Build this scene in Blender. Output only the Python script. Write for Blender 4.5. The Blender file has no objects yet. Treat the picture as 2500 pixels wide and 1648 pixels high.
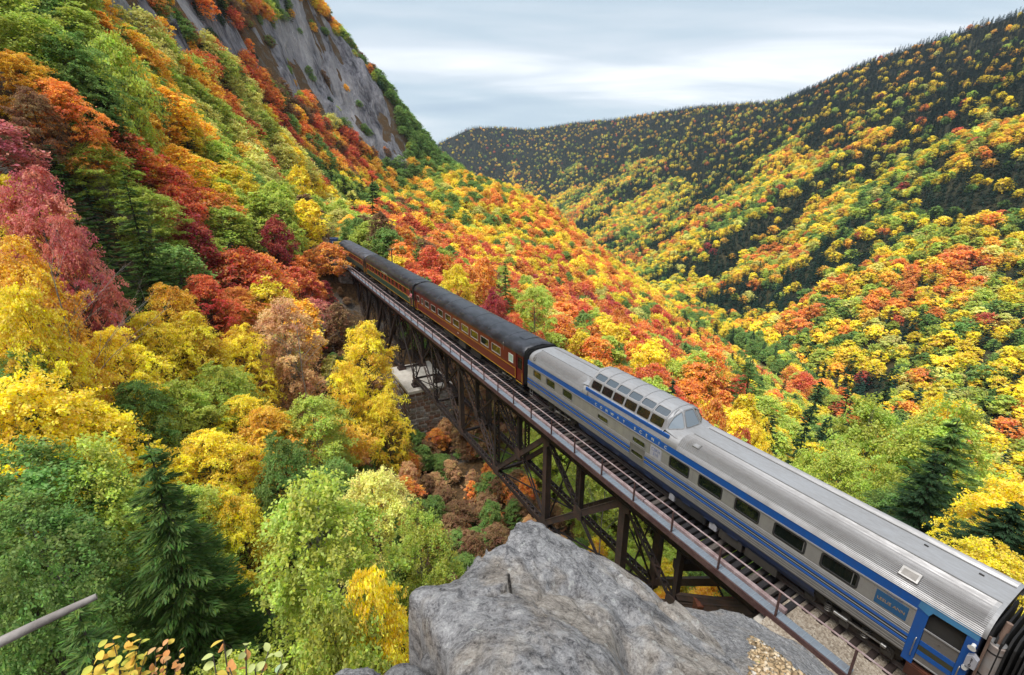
import bpy, bmesh, math, random
import numpy as np
from mathutils import Vector, Matrix

scene = bpy.context.scene
col = scene.collection

# ---------------------------------------------------------------- camera
cam_data = bpy.data.cameras.new("camera")
cam = bpy.data.objects.new("camera", cam_data)
col.objects.link(cam)
cam_data.sensor_width = 36.0
cam_data.lens = 36.0 * 1111.0 / 2500.0
cam_data.clip_start = 0.05
cam_data.clip_end = 12000
cam.location = (0, 0, 15.67)
cam.rotation_euler = (math.radians(90 - 18.28), 0, 0)
scene.camera = cam

# ---------------------------------------------------------------- sky (high overcast with thin breaks)
SUN_EL, SUN_AZ = math.radians(68), math.radians(-125)       # azimuth measured from +Y towards +X
world = bpy.data.worlds.new("World")
scene.world = world
world.use_nodes = True
wn, wl = world.node_tree.nodes, world.node_tree.links
wn.clear()
w_out = wn.new("ShaderNodeOutputWorld")
sky = wn.new("ShaderNodeTexSky"); sky.sky_type = 'NISHITA'; sky.sun_disc = False
sky.sun_elevation = SUN_EL; sky.sun_rotation = SUN_AZ
sky.air_density = 1.0; sky.dust_density = 2.0
bg_sky = wn.new("ShaderNodeBackground"); bg_sky.inputs[1].default_value = 0.10
wl.new(sky.outputs[0], bg_sky.inputs[0])
tc = wn.new("ShaderNodeTexCoord")
sep = wn.new("ShaderNodeSeparateXYZ"); wl.new(tc.outputs['Generated'], sep.inputs[0])
def wmath(op, a, b=None):
    n = wn.new("ShaderNodeMath"); n.operation = op
    for i, v in enumerate((a, b)):
        if v is None: continue
        if isinstance(v, (int, float)): n.inputs[i].default_value = v
        else: wl.new(v, n.inputs[i])
    return n.outputs[0]
den = wmath('ADD', wmath('MAXIMUM', sep.outputs[2], 0.0), 0.16)
cu, cv = wmath('DIVIDE', sep.outputs[0], den), wmath('DIVIDE', sep.outputs[1], den)
comb = wn.new("ShaderNodeCombineXYZ"); wl.new(cu, comb.inputs[0]); wl.new(cv, comb.inputs[1])
def cloud_noise(loc, scale, rot, detail, rough, dist=0.0):
    mp = wn.new("ShaderNodeMapping"); mp.inputs['Location'].default_value = loc
    mp.inputs['Scale'].default_value = scale; mp.inputs['Rotation'].default_value = (0, 0, rot)
    wl.new(comb.outputs[0], mp.inputs[0])
    nz = wn.new("ShaderNodeTexNoise"); nz.inputs['Scale'].default_value = 1.0
    nz.inputs['Detail'].default_value = detail; nz.inputs['Roughness'].default_value = rough
    nz.inputs['Distortion'].default_value = dist
    wl.new(mp.outputs[0], nz.inputs['Vector'])
    return nz.outputs['Fac']
n_big = cloud_noise((3.1, 0.4, 0), (0.33, 0.75, 1), 0.25, 4, 0.5, 0.4)
n_fine = cloud_noise((1.7, 6.2, 0), (0.55, 1.9, 1), 0.12, 6, 0.55, 0.8)
cmix = wmath('ADD', wmath('MULTIPLY', n_big, 0.68), wmath('MULTIPLY', n_fine, 0.32))
ramp = wn.new("ShaderNodeValToRGB")
ramp.color_ramp.elements[0].position = 0.36; ramp.color_ramp.elements[0].color = (0.46, 0.57, 0.68, 1)
ramp.color_ramp.elements[1].position = 0.60; ramp.color_ramp.elements[1].color = (1.15, 1.16, 1.18, 1)
e = ramp.color_ramp.elements.new(0.46); e.color = (0.58, 0.69, 0.77, 1)
e = ramp.color_ramp.elements.new(0.52); e.color = (0.74, 0.81, 0.87, 1)
wl.new(cmix, ramp.inputs[0])
bg_cl = wn.new("ShaderNodeBackground"); bg_cl.inputs[1].default_value = 0.66
wl.new(ramp.outputs[0], bg_cl.inputs[0])
mixw = wn.new("ShaderNodeMixShader"); mixw.inputs[0].default_value = 0.86
wl.new(bg_sky.outputs[0], mixw.inputs[1]); wl.new(bg_cl.outputs[0], mixw.inputs[2])
wl.new(mixw.outputs[0], w_out.inputs[0])

# ---------------------------------------------------------------- sun behind thin cloud
sun_data = bpy.data.lights.new("sun", 'SUN')
sun_data.energy = 2.4; sun_data.angle = math.radians(32); sun_data.color = (1.0, 0.96, 0.9)
sun = bpy.data.objects.new("sun", sun_data); col.objects.link(sun)
_sd = Vector((math.sin(SUN_AZ) * math.cos(SUN_EL), math.cos(SUN_AZ) * math.cos(SUN_EL), math.sin(SUN_EL)))
sun.rotation_euler = (-_sd).to_track_quat('-Z', 'Y').to_euler()
sun.location = _sd * 400

# ---------------------------------------------------------------- exposure and sampling
vs = scene.view_settings
vs.view_transform = 'Standard'; vs.look = 'None'; vs.exposure = 0.78; vs.gamma = 1.0; vs.use_curve_mapping = False
scene.render.engine = 'CYCLES'
cy = scene.cycles
cy.max_bounces = 5; cy.diffuse_bounces = 3; cy.glossy_bounces = 3; cy.transmission_bounces = 4; cy.transparent_max_bounces = 4
cy.caustics_reflective = False; cy.caustics_refractive = False
cy.use_denoising = True
cy.use_adaptive_sampling = True; cy.adaptive_threshold = 0.015
# ---------------------------------------------------------------- ground shape (metres, rail top at z = 0)
CAMZ = 15.67
FPX = 1111.0
TILT = math.radians(18.28)
YAW = math.radians(29.05)
CT, ST = math.cos(YAW), math.sin(YAW)

def at(px, py, dist):
    """a place: bearing and slope angle as surveyed from the lookout, and its distance over the ground"""
    r, u, w = px - 1250.0, 824.0 - py, FPX
    z = u * math.cos(TILT) - w * math.sin(TILT)
    f = u * math.sin(TILT) + w * math.cos(TILT)
    h = math.hypot(r, f)
    return (dist * r / h, dist * f / h, CAMZ + dist * z / h)

def tk(s, d, z=0.0):
    """track frame: s metres along the line, d metres right of its centre"""
    n = 18.09 + d
    return (n * CT - s * ST, n * ST + s * CT, z)

T_PTS = np.array([tk(-160, 0)[:2], tk(198, 0)[:2], (-86.5, 207), (-88, 230), (-85, 256), (-78, 276), (-66, 300),
                  (-43, 328), (-17, 352), (8, 382), (18, 420), (5, 470), (-40, 530), (-130, 600), (-330, 700)])
_seg = T_PTS[1:] - T_PTS[:-1]
_len = np.hypot(_seg[:, 0], _seg[:, 1])
_cum = np.concatenate([[0], np.cumsum(_len)]) - 160.0

def track_sd(x, y):
    x = np.asarray(x, float); y = np.asarray(y, float)
    best = np.full(x.shape, 1e9); S = np.zeros(x.shape); D = np.zeros(x.shape)
    for i in range(len(_seg)):
        dx, dy = x - T_PTS[i, 0], y - T_PTS[i, 1]
        t = (dx * _seg[i, 0] + dy * _seg[i, 1]) / _len[i] ** 2
        t = np.clip(t, 0, 1)
        ex, ey = dx - t * _seg[i, 0], dy - t * _seg[i, 1]
        d = np.hypot(ex, ey)
        side = np.sign(-(_seg[i, 0] * dy - _seg[i, 1] * dx))
        m = d < best - 1e-9
        best = np.where(m, d, best); S = np.where(m, _cum[i] + t * _len[i], S); D = np.where(m, d * side, D)
    return S, D

G_S = [-200, 3.5, 6.3, 7.2, 14, 25, 40, 52, 60, 66, 80, 92, 97.5, 99, 900]
G_Z = [-.62, -.62, -.8, -5.5, -14, -19, -21, -20, -16.5, -12.6, -11.6, -8, -3, -.62, -.62]

# (px, py, distance, canopy height) on the left-hand mountain, seen from the lookout
MOUNT = [(0, 1500, 15, 11), (100, 1400, 19, 12), (0, 1200, 26, 11), (300, 1300, 24, 12), (600, 1400, 20, 12),
         (600, 1200, 28, 11), (800, 1300, 25, 11), (0, 900, 37, 10), (300, 900, 42, 10), (600, 900, 50, 10),
         (830, 900, 60, 10), (0, 600, 52, 10), (300, 600, 63, 10), (600, 620, 82, 9), (0, 300, 68, 9), (0, 0, 84, 9),
         (120, 120, 88, 9), (200, 20, 120, 8), (300, 300, 100, 9), (385, 250, 118, 9), (300, 100, 150, 7), (400, 160, 180, 6),
         (550, 420, 140, 9), (690, 450, 185, 9), (470, 300, 160, 8), (560, 260, 220, 8), (640, 290, 275, 8),
         (750, 400, 240, 8), (760, 330, 320, 8), (850, 400, 345, 8), (920, 430, 370, 8), (1000, 430, 395, 7), (1080, 470, 372, 8),
         # the cliff
         (215, -5, 165, 0), (330, 80, 180, 0), (440, 150, 205, 0), (560, 170, 270, 0), (650, 215, 315, 0), (750, 265, 350, 0),
         (850, 325, 378, 0), (920, 395, 392, 0), (1000, 415, 402, 0),
         (300, 0, 195, 0), (400, 60, 215, 0), (400, -20, 230, 0), (500, 60, 270, 0), (500, -40, 290, 0), (600, 100, 325, 0), (600, 0, 345, 0),
         (700, 150, 365, 0), (700, 40, 385, 3), (700, -60, 400, 0), (800, 220, 392, 0), (800, 130, 408, 0), (880, 270, 405, 0), (950, 330, 412, 0),
         (990, 385, 416, 0), (955, 270, 424, 1), (920, 200, 436, 1), (860, 120, 448, 5), (800, 60, 458, 4), (760, 0, 466, 0), (720, -80, 480, 0)]
_P = []
for (px, py, ds, h) in MOUNT:
    q = at(px, py, ds); _P.append((q[0], q[1], q[2] - h))
for s in (-120, -60, -20):
    q = tk(s, 0); _P.append((q[0], q[1], -.6))
for s in (3, 8, 12, 18, 25, 32, 40, 48, 56, 63, 70, 78, 86, 93, 98, 110, 125, 140, 160, 180, 200):
    q = tk(s, -2 if 6 < s < 97 else 0); _P.append((q[0], q[1], float(np.interp(s, G_S, G_Z))))
for (x, y) in T_PTS[2:13]: _P.append((x, y, -.6))
for s, d, z in ((110, -6, 1.5), (140, -7, 2.5), (170, -7, 3), (30, -12, -17), (45, -12, -17), (60, -12, -13.5), (75, -10, -9), (90, -9, -4), (15, -12, -15), (5, -15, -8)):
    q = tk(s, d); _P.append((q[0], q[1], z))
_P += [(-6, 4, -5), (-10, -10, -2), (-25, -15, 4), (-60, -20, 22), (0, -40, 6), (-40, -70, 20), (-120, 20, 70), (-150, 90, 110), (-100, -80, 60),
       (-200, 200, 190), (-300, 100, 230), (-300, 350, 240), (-230, 420, 200), (-185, 480, 120), (-120, 520, 40), (-200, 560, 60), (-300, 520, 170),
       (-60, 470, 25), (-25, 420, 12), (-300, 620, 60), (-80, 420, 45)]
_P = np.array(_P)

def _tps(P, lam=6.0):
    n = len(P)
    d = np.hypot(P[:, None, 0] - P[None, :, 0], P[:, None, 1] - P[None, :, 1]) / 100.0
    K = np.where(d > 0, d * d * np.log(d + 1e-12), 0) + np.eye(n) * lam * 1e-4
    Q = np.concatenate([np.ones((n, 1)), P[:, :2] / 100.0], 1)
    A = np.block([[K, Q], [Q.T, np.zeros((3, 3))]])
    return np.linalg.solve(A, np.concatenate([P[:, 2], np.zeros(3)]))
_W = _tps(_P)

def H_left(x, y):
    out = np.full(x.shape, _W[-3]) + _W[-2] * x / 100 + _W[-1] * y / 100
    for i in range(len(_P)):
        d2 = ((x - _P[i, 0]) ** 2 + (y - _P[i, 1]) ** 2) / 1e4
        out = out + _W[i] * .5 * d2 * np.log(d2 + 1e-12)
    return out

def vnoise(x, y, seed=0):
    """smooth value noise in -1..1"""
    xi, yi = np.floor(x).astype(int), np.floor(y).astype(int)
    fx, fy = x - xi, y - yi
    fx, fy = fx * fx * (3 - 2 * fx), fy * fy * (3 - 2 * fy)
    def h(i, j):
        k = (i * 374761393 + j * 668265263 + seed * 144664633) & 0x7fffffff
        k = ((k ^ (k >> 13)) * 1274126177) & 0x7fffffff
        return ((k ^ (k >> 16)) & 0xffff) / 32767.5 - 1
    return (h(xi, yi) * (1 - fx) + h(xi + 1, yi) * fx) * (1 - fy) + (h(xi, yi + 1) * (1 - fx) + h(xi + 1, yi + 1) * fx) * fy

def fbm(x, y, seed=0, o=4):
    a, r = 1.0, 0
    for i in range(o):
        r = r + a * vnoise(x * 2 ** i, y * 2 ** i, seed + i); a *= .5
    return r

FLOOR = -106.0
def road_x(y):
    return np.interp(y, [-400, 350, 420, 600, 800, 1000, 1400, 1700, 1950], [176, 170, 155, 140, 130, 131, 105, 20, -160])

def H_right(x, y, S, D):
    g = np.interp(S, G_S, G_Z)
    dr = np.maximum(road_x(y) - 9 - x, 0.0)
    fr = np.clip(D / (D + dr + 1e-6), 0, 1)
    fr = np.where(D < 4, 0, (np.clip(D - 4, 0, None)) / (np.clip(D - 4, 0, None) + dr + 1e-6))
    z = g * np.clip(1 - D / 60, 0, 1) + (FLOOR) * fr ** 1.02
    return np.maximum(z, FLOOR)

def knob(x, y):
    """the rock the lookout stands on, between the track and the ravine"""
    n = x * CT + y * ST; s = -x * ST + y * CT
    k = np.interp(n, [-9, -6.5, -4.2, -2.0, 1.0, 3.0, 7.4, 9.0, 14.3, 16.5], [-8, 3, 10.6, 11.9, 11.8, 10.2, 6.6, 4.6, .1, -6])
    edge = np.interp(n, [-6, -1, 2, 4.5, 7.5, 11, 14], [.2, .6, 1.2, 2.4, 4.2, 5.2, 5.2])
    return k - 4.2 * np.clip(s - edge, 0, None)

def H(x, y, rough=True):
    x = np.asarray(x, float); y = np.asarray(y, float)
    S, D = track_sd(x, y)
    L, R = H_left(x, y), H_right(x, y, S, D)
    z = np.where(D < 0, L, R)
    bed = ((S < 5.5) | (S > 98.5)).astype(float)
    w = np.clip((np.abs(D) - 3.6) / 4.5, 0, 1); w = w * w * (3 - 2 * w)
    z = np.where(bed > 0, -.62 * (1 - w) + z * w, z)
    if rough:
        a = np.clip((np.abs(D) - 5) / 20, 0, 1)
        z = z + a * (fbm(x / 34, y / 34, 3) * 2.2 + fbm(x / 8, y / 8, 9, 3) * .5)
    z = np.minimum(z, np.interp(y, [440, 470, 540], [400, 260, -60]))          # the mountain ends behind its crest
    z = np.maximum(z, knob(x, y))
    return z
# ---------------------------------------------------------------- helpers
def link(o, parent=None):
    col.objects.link(o)
    if parent is not None: o.parent = parent
    return o

def tag(o, label=None, cat=None, group=None, kind=None):
    if label: o["label"] = label
    if cat: o["category"] = cat
    if group: o["group"] = group
    if kind: o["kind"] = kind
    return o

def empty(name, loc=(0, 0, 0), rz=0.0, parent=None):
    o = bpy.data.objects.new(name, None); o.empty_display_size = .2
    o.location = loc; o.rotation_euler = (0, 0, rz)
    return link(o, parent)

class MB:
    """collects shapes, then becomes one mesh object"""
    def __init__(s): s.v = []; s.f = []; s.m = []; s.cur = 0
    def add(s, vs, fs):
        b = len(s.v); s.v.extend([tuple(p) for p in vs])
        for f in fs: s.f.append(tuple(i + b for i in f)); s.m.append(s.cur)
        return s
    def box(s, x0, x1, y0, y1, z0, z1):
        x0, x1 = min(x0, x1), max(x0, x1); y0, y1 = min(y0, y1), max(y0, y1); z0, z1 = min(z0, z1), max(z0, z1)
        v = [(x0, y0, z0), (x1, y0, z0), (x1, y1, z0), (x0, y1, z0), (x0, y0, z1), (x1, y0, z1), (x1, y1, z1), (x0, y1, z1)]
        return s.add(v, [(0, 3, 2, 1), (4, 5, 6, 7), (0, 1, 5, 4), (1, 2, 6, 5), (2, 3, 7, 6), (3, 0, 4, 7)])
    def bbox(s, x0, x1, y0, y1, z0, z1, b=.01):
        """a box with chamfered vertical edges and top"""
        x0, x1 = min(x0, x1), max(x0, x1); y0, y1 = min(y0, y1), max(y0, y1)
        b = min(b, (x1 - x0) * .3, (y1 - y0) * .3, abs(z1 - z0) * .4)
        ring = [(x0 + b, y0), (x1 - b, y0), (x1, y0 + b), (x1, y1 - b), (x1 - b, y1), (x0 + b, y1), (x0, y1 - b), (x0, y0 + b)]
        cx, cy_ = (x0 + x1) / 2, (y0 + y1) / 2
        ins = [(x + (b if x < cx else -b) * .7, y + (b if y < cy_ else -b) * .7) for x, y in ring]
        v = [(x, y, z0) for x, y in ring] + [(x, y, z1 - b) for x, y in ring] + [(x, y, z1) for x, y in ins]
        f = [tuple(range(7, -1, -1)), tuple(range(16, 24))]
        for i in range(8):
            j = (i + 1) % 8
            f += [(i, j, 8 + j, 8 + i), (8 + i, 8 + j, 16 + j, 16 + i)]
        return s.add(v, f)
    def beam(s, p, q, w, h, up=(0, 0, 1)):
        p, q = Vector(p), Vector(q); d = (q - p).normalized(); u = Vector(up)
        if abs(d.dot(u)) > .98: u = Vector((0, 1, 0)) if abs(d.y) < .9 else Vector((1, 0, 0))
        a = d.cross(u).normalized(); u = a.cross(d).normalized()
        a *= w / 2; u *= h / 2
        v = [p - a - u, p + a - u, p + a + u, p - a + u, q - a - u, q + a - u, q + a + u, q - a + u]
        return s.add(v, [(0, 1, 2, 3), (7, 6, 5, 4), (0, 4, 5, 1), (1, 5, 6, 2), (2, 6, 7, 3), (3, 7, 4, 0)])
    def tube(s, pts, rad, n=8, cap=True):
        pts = [Vector(p) for p in pts]
        if not hasattr(rad, '__len__'): rad = [rad] * len(pts)
        rings = []; ref = None
        for i, p in enumerate(pts):
            d = (pts[min(i + 1, len(pts) - 1)] - pts[max(i - 1, 0)]).normalized()
            if ref is None: ref = Vector((0, 0, 1)) if abs(d.z) < .9 else Vector((1, 0, 0))
            a = d.cross(ref).normalized(); b = a.cross(d).normalized(); ref = b
            rings.append([p + (a * math.cos(2 * math.pi * k / n) + b * math.sin(2 * math.pi * k / n)) * rad[i] for k in range(n)])
        v = [q for r in rings for q in r]; f = []
        for i in range(len(pts) - 1):
            for k in range(n):
                k2 = (k + 1) % n
                f.append((i * n + k, i * n + k2, (i + 1) * n + k2, (i + 1) * n + k))
        if cap:
            f.append(tuple(range(n - 1, -1, -1))); f.append(tuple(range((len(pts) - 1) * n, len(pts) * n)))
        return s.add(v, f)
    def extrude_y(s, prof, ys, cap=False, closed=False):
        """profile of (x, z) swept along y; ys is a list of y or (y, scale_fn)"""
        n = len(prof); v = []; f = []
        for y in ys: v += [(x, y, z) for x, z in prof]
        m = n if closed else n - 1
        for i in range(len(ys) - 1):
            for k in range(m):
                k2 = (k + 1) % n
                f.append((i * n + k, i * n + k2, (i + 1) * n + k2, (i + 1) * n + k))
        if cap:
            f.append(tuple(range(n))); f.append(tuple(range((len(ys) - 1) * n + n - 1, (len(ys) - 1) * n - 1, -1)))
        return s.add(v, f)
    def poly_prism(s, outline, to3, depth):
        """closed outline (a, b) placed by to3(a, b, t) with t = 0 and t = depth"""
        n = len(outline)
        v = [to3(a, b, 0) for a, b in outline] + [to3(a, b, depth) for a, b in outline]
        f = [tuple(range(n)), tuple(range(2 * n - 1, n - 1, -1))]
        for i in range(n):
            j = (i + 1) % n; f.append((j, i, n + i, n + j))
        return s.add(v, f)
    def build(s, name, mat, parent=None, smooth=False, fix=True):
        me = bpy.data.meshes.new(name); me.from_pydata(s.v, [], s.f)
        mats = mat if isinstance(mat, (list, tuple)) else [mat]
        for m in mats: me.materials.append(m)
        if len(mats) > 1: me.polygons.foreach_set('material_index', s.m)
        if fix:
            bm = bmesh.new(); bm.from_mesh(me); bmesh.ops.recalc_face_normals(bm, faces=bm.faces); bm.to_mesh(me); bm.free()
        if smooth: me.polygons.foreach_set('use_smooth', [True] * len(me.polygons))
        me.update()
        return link(bpy.data.objects.new(name, me), parent)

def auto_smooth(o, ang=35):
    me = o.data
    me.polygons.foreach_set('use_smooth', [True] * len(me.polygons))
    bm = bmesh.new(); bm.from_mesh(me); c = math.cos(math.radians(ang))
    for e in bm.edges:
        e.smooth = len(e.link_faces) == 2 and e.link_faces[0].normal.dot(e.link_faces[1].normal) > c
    bm.to_mesh(me); bm.free()
    return o

def mesh_np(name, v, f, mat, smooth=False):
    """v (n,3) array, f (m,k) int array"""
    me = bpy.data.meshes.new(name)
    v = np.ascontiguousarray(v, np.float32); f = np.ascontiguousarray(f, np.int32); k = f.shape[1]
    me.vertices.add(len(v)); me.vertices.foreach_set('co', v.ravel())
    me.loops.add(f.size); me.loops.foreach_set('vertex_index', f.ravel())
    me.polygons.add(len(f)); me.polygons.foreach_set('loop_start', np.arange(0, f.size, k, dtype=np.int32))
    if smooth: me.polygons.foreach_set('use_smooth', np.ones(len(f), bool))
    for m in (mat if isinstance(mat, (list, tuple)) else [mat]): me.materials.append(m)
    me.update(calc_edges=True); me.validate()
    return me

# ---------------------------------------------------------------- materials
def srgb(r, g, b):
    f = lambda c: c / 12.92 if c <= .04045 else ((c + .055) / 1.055) ** 2.4
    return (f(r), f(g), f(b), 1)

class NT:
    def __init__(s, name):
        s.mat = bpy.data.materials.new(name); s.mat.use_nodes = True
        s.n, s.l = s.mat.node_tree.nodes, s.mat.node_tree.links
        s.n.clear(); s.out = s.n.new("ShaderNodeOutputMaterial")
    def put(s, sock, v):
        if hasattr(v, 'node'): s.l.new(v, sock)
        else: sock.default_value = v
    def node(s, t, **kw):
        n = s.n.new("ShaderNode" + t)
        for k, v in kw.items(): setattr(n, k, v)
        return n
    def math(s, op, a, b=0.0, clamp=False):
        n = s.node("Math", operation=op); n.use_clamp = clamp; s.put(n.inputs[0], a); s.put(n.inputs[1], b); return n.outputs[0]
    def mix(s, fac, a, b, bt='MIX'):
        n = s.node("Mix", data_type='RGBA', blend_type=bt); s.put(n.inputs['Factor'], fac)
        s.put(n.inputs[6], a); s.put(n.inputs[7], b); return n.outputs[2]
    def ramp(s, fac, stops, interp='LINEAR'):
        n = s.node("ValToRGB"); cr = n.color_ramp; cr.interpolation = interp
        while len(cr.elements) < len(stops): cr.elements.new(.5)
        for e, (p, c) in zip(cr.elements, stops): e.position = p; e.color = c if len(c) == 4 else (*c, 1)
        s.put(n.inputs[0], fac); return n.outputs[0]
    def coord(s, kind='Object', scale=(1, 1, 1), loc=(0, 0, 0), rot=(0, 0, 0)):
        t = s.node("TexCoord"); m = s.node("Mapping")
        m.inputs['Scale'].default_value = scale; m.inputs['Location'].default_value = loc; m.inputs['Rotation'].default_value = rot
        s.l.new(t.outputs[kind], m.inputs[0]); return m.outputs[0]
    def noise(s, vec, scale, detail=4, rough=.5, dist=0.0):
        n = s.node("TexNoise"); s.put(n.inputs['Vector'], vec); n.inputs['Scale'].default_value = scale
        n.inputs['Detail'].default_value = detail; n.inputs['Roughness'].default_value = rough; n.inputs['Distortion'].default_value = dist
        return n.outputs['Fac']
    def bsdf(s, color, rough=.6, metal=0.0, spec=.5, bump=None, strength=.3, dist=.02, **kw):
        b = s.node("BsdfPrincipled"); s.put(b.inputs['Base Color'], color); s.put(b.inputs['Roughness'], rough)
        s.put(b.inputs['Metallic'], metal); b.inputs['Specular IOR Level'].default_value = spec
        for k, v in kw.items(): s.put(b.inputs[k], v)
        if bump is not None:
            bn = s.node("Bump"); bn.inputs['Strength'].default_value = strength; bn.inputs['Distance'].default_value = dist
            s.put(bn.inputs['Height'], bump); s.l.new(bn.outputs[0], b.inputs['Normal'])
        s.l.new(b.outputs[0], s.out.inputs[0]); return s.mat

def paint(name, c, rough=.45, metal=0.0, dirt=(.05, .045, .04), amount=.35, scale=1.2, spec=.5, streak=3.0):
    """painted or bare metal with grime in streaks and blotches"""
    t = NT(name)
    v = t.coord('Object', scale=(1, 1, 1))
    v2 = t.coord('Object', scale=(streak, streak, .35))
    a = t.noise(v, scale, 5, .6); b = t.noise(v2, 2.2, 4, .6)
    m = t.math('MULTIPLY', t.ramp(t.math('MULTIPLY', t.math('ADD', a, b), .5), [(.42, (0, 0, 0)), (.72, (1, 1, 1))]), amount)
    cc = t.mix(m, (*c[:3], 1), (*dirt, 1))
    return t.bsdf(cc, t.math('ADD', t.math('MULTIPLY', m, .35), rough), metal, spec)
# ---------------------------------------------------------------- terrain
def m_forest_floor():
    t = NT("forest_floor")
    v = t.coord('Object')
    a = t.noise(v, .22, 6, .65); b = t.noise(v, 2.3, 5, .7)
    c = t.ramp(b, [(.3, (.035, .022, .014)), (.5, (.10, .062, .03)), (.68, (.19, .11, .045)), (.8, (.10, .10, .03))])
    c2 = t.ramp(b, [(.3, (.05, .05, .05)), (.6, (.16, .14, .12)), (.8, (.22, .20, .17))])
    c = t.mix(t.ramp(a, [(.52, (0, 0, 0)), (.62, (1, 1, 1))]), c, c2)
    return t.bsdf(c, .95, 0, .2, bump=b, strength=.6, dist=.3)

def m_cliff():
    t = NT("cliff_rock")
    g = t.node("NewGeometry"); sep = t.node("SeparateXYZ"); t.l.new(g.outputs['Position'], sep.inputs[0])
    v = t.coord('Object', scale=(1, 1, .26), rot=(.35, .5, 0))
    big = t.noise(t.coord('Object', scale=(1, 1, .5)), .022, 4, .55, .6)
    st = t.noise(v, .16, 8, .68, .8); fine = t.noise(v, .9, 6, .7, .4)
    mx = t.math('ADD', t.math('MULTIPLY', big, .45), t.math('ADD', t.math('MULTIPLY', st, .4), t.math('MULTIPLY', fine, .15)))
    c = t.ramp(mx, [(.38, (.022, .021, .027)), (.43, (.11, .107, .13)), (.48, (.26, .255, .285)), (.54, (.38, .37, .40)), (.62, (.58, .56, .58))])
    rust = t.noise(t.coord('Object'), .06, 5, .6)
    c = t.mix(t.math('MULTIPLY', t.ramp(rust, [(.58, (0, 0, 0)), (.7, (1, 1, 1))]), .25), c, (.10, .075, .055, 1))
    return t.bsdf(c, .85, 0, .3, bump=t.math('ADD', st, t.math('MULTIPLY', fine, .5)), strength=1.0, dist=4.0)
MAT_FLOOR, MAT_CLIFF = m_forest_floor(), m_cliff()

def inpoly(x, y, poly):
    r = np.zeros(x.shape, bool); n = len(poly)
    for i in range(n):
        (x0, y0), (x1, y1) = poly[i], poly[(i + 1) % n]
        c = ((y0 > y) != (y1 > y)) & (x < (x1 - x0) * (y - y0) / (y1 - y0 + 1e-12) + x0)
        r ^= c
    return r

def axis(lo, hi, a, b, fine, coarse):
    left = np.linspace(lo, a, int((a - lo) / coarse) + 1)[:-1]
    mid = np.linspace(a, b, int((b - a) / fine) + 1)
    right = np.linspace(b, hi, int((hi - b) / coarse) + 1)[1:]
    return np.concatenate([left, mid, right])

GX, GY = axis(-420, 164, -55, 40, .9, 4.2), axis(-140, 760, -12, 105, .9, 4.2)
gx, gy = np.meshgrid(GX, GY, indexing='ij')
gz = H(gx, gy)
nx_, ny_ = gx.shape
idx = np.arange(nx_ * ny_).reshape(nx_, ny_)
quads = np.stack([idx[:-1, :-1], idx[1:, :-1], idx[1:, 1:], idx[:-1, 1:]], -1).reshape(-1, 4)
gv = np.stack([gx, gy, gz], -1).reshape(-1, 3)
gme = mesh_np("hillside", gv, quads, [MAT_FLOOR], True)
hill = tag(link(bpy.data.objects.new("hillside", gme)), kind="structure")

# bare granite cliff: a steep sheet with buttresses and gullies of its own, over the hillside
CLIFF_EDGE = [at(*q)[:2] for q in ((205, -10, 165), (330, 85, 181), (400, 142, 196), (455, 165, 207), (560, 172, 271), (650, 218, 316), (750, 270, 351), (850, 330, 379),
              (920, 398, 393), (1000, 418, 403), (998, 380, 419), (962, 275, 428), (930, 205, 440), (870, 120, 452), (800, 50, 462), (750, -30, 472), (700, -140, 480), (500, -140, 330), (400, -90, 250))]
cx_, cy_ = np.meshgrid(np.arange(-215, -70, 1.5), np.arange(120, 460, 1.5), indexing='ij')
cin = inpoly(cx_, cy_, CLIFF_EDGE)
al = -.45 * cx_ + .89 * cy_; ac = .89 * cx_ + .45 * cy_                    # along and across the face
rid = 1 - np.abs(fbm(al / 26, ac / 60, 31, 4))
cz_ = H(cx_, cy_) + .5 + (rid - .55) * 7.0 + fbm(al / 7, ac / 14, 33, 4) * 2.6 + np.round(fbm(al / 30, ac / 10, 35, 3) * 3) * 1.5
far_ = ~cin
for _ in range(2):                                                          # let the rim sink into the slope
    pass
cz_ = np.where(cin, cz_, H(cx_, cy_) - 1.5)
ci_ = np.arange(cx_.size).reshape(cx_.shape)
cq = np.stack([ci_[:-1, :-1], ci_[1:, :-1], ci_[1:, 1:], ci_[:-1, 1:]], -1).reshape(-1, 4)
use = cin.ravel()[cq].any(1)
cme = mesh_np("cliff", np.stack([cx_, cy_, cz_], -1).reshape(-1, 3), cq[use], [MAT_CLIFF], False)
tag(link(bpy.data.objects.new("cliff", cme)), kind="structure")

# opposite side of the valley: lofted from the valley floor to the crest
CREST_SPEC = [(900, -700, 250), (900, -100, 270), (880, 420, 290)] + [at(*q) for q in
    ((2500, 30, 1330), (2300, 95, 1440), (2100, 160, 1540), (1985, 215, 1640), (1900, 250, 1760), (1700, 262, 2050), (1500, 293, 2300), (1400, 302, 2450), (1300, 318, 2600),
     (1215, 312, 2480), (1150, 312, 2380), (1050, 360, 2300), (960, 420, 2280))] + [(-900, 2100, 120), (-1300, 1900, 160)]
FLOOR_SPEC = [(192, -700), (192, -100), (190, 250), (184, 352), (172, 420), (160, 520), (152, 640), (147, 800), (146, 981), (135, 1150), (118, 1350), (90, 1500),
              (40, 1650), (-20, 1760), (-110, 1850), (-220, 1900), (-330, 1920), (-480, 1900), (-650, 1800)]
def resample(P, n, m=None):
    P = np.array(P, float); t = np.linspace(0, 1, len(P))
    q = np.linspace(0, 1, n)
    return np.stack([np.interp(q, t, P[:, k]) for k in range(P.shape[1])], 1)
_m = min(len(CREST_SPEC), len(FLOOR_SPEC))
CR = resample(CREST_SPEC, 161); FL = resample(FLOOR_SPEC, 161)
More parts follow.
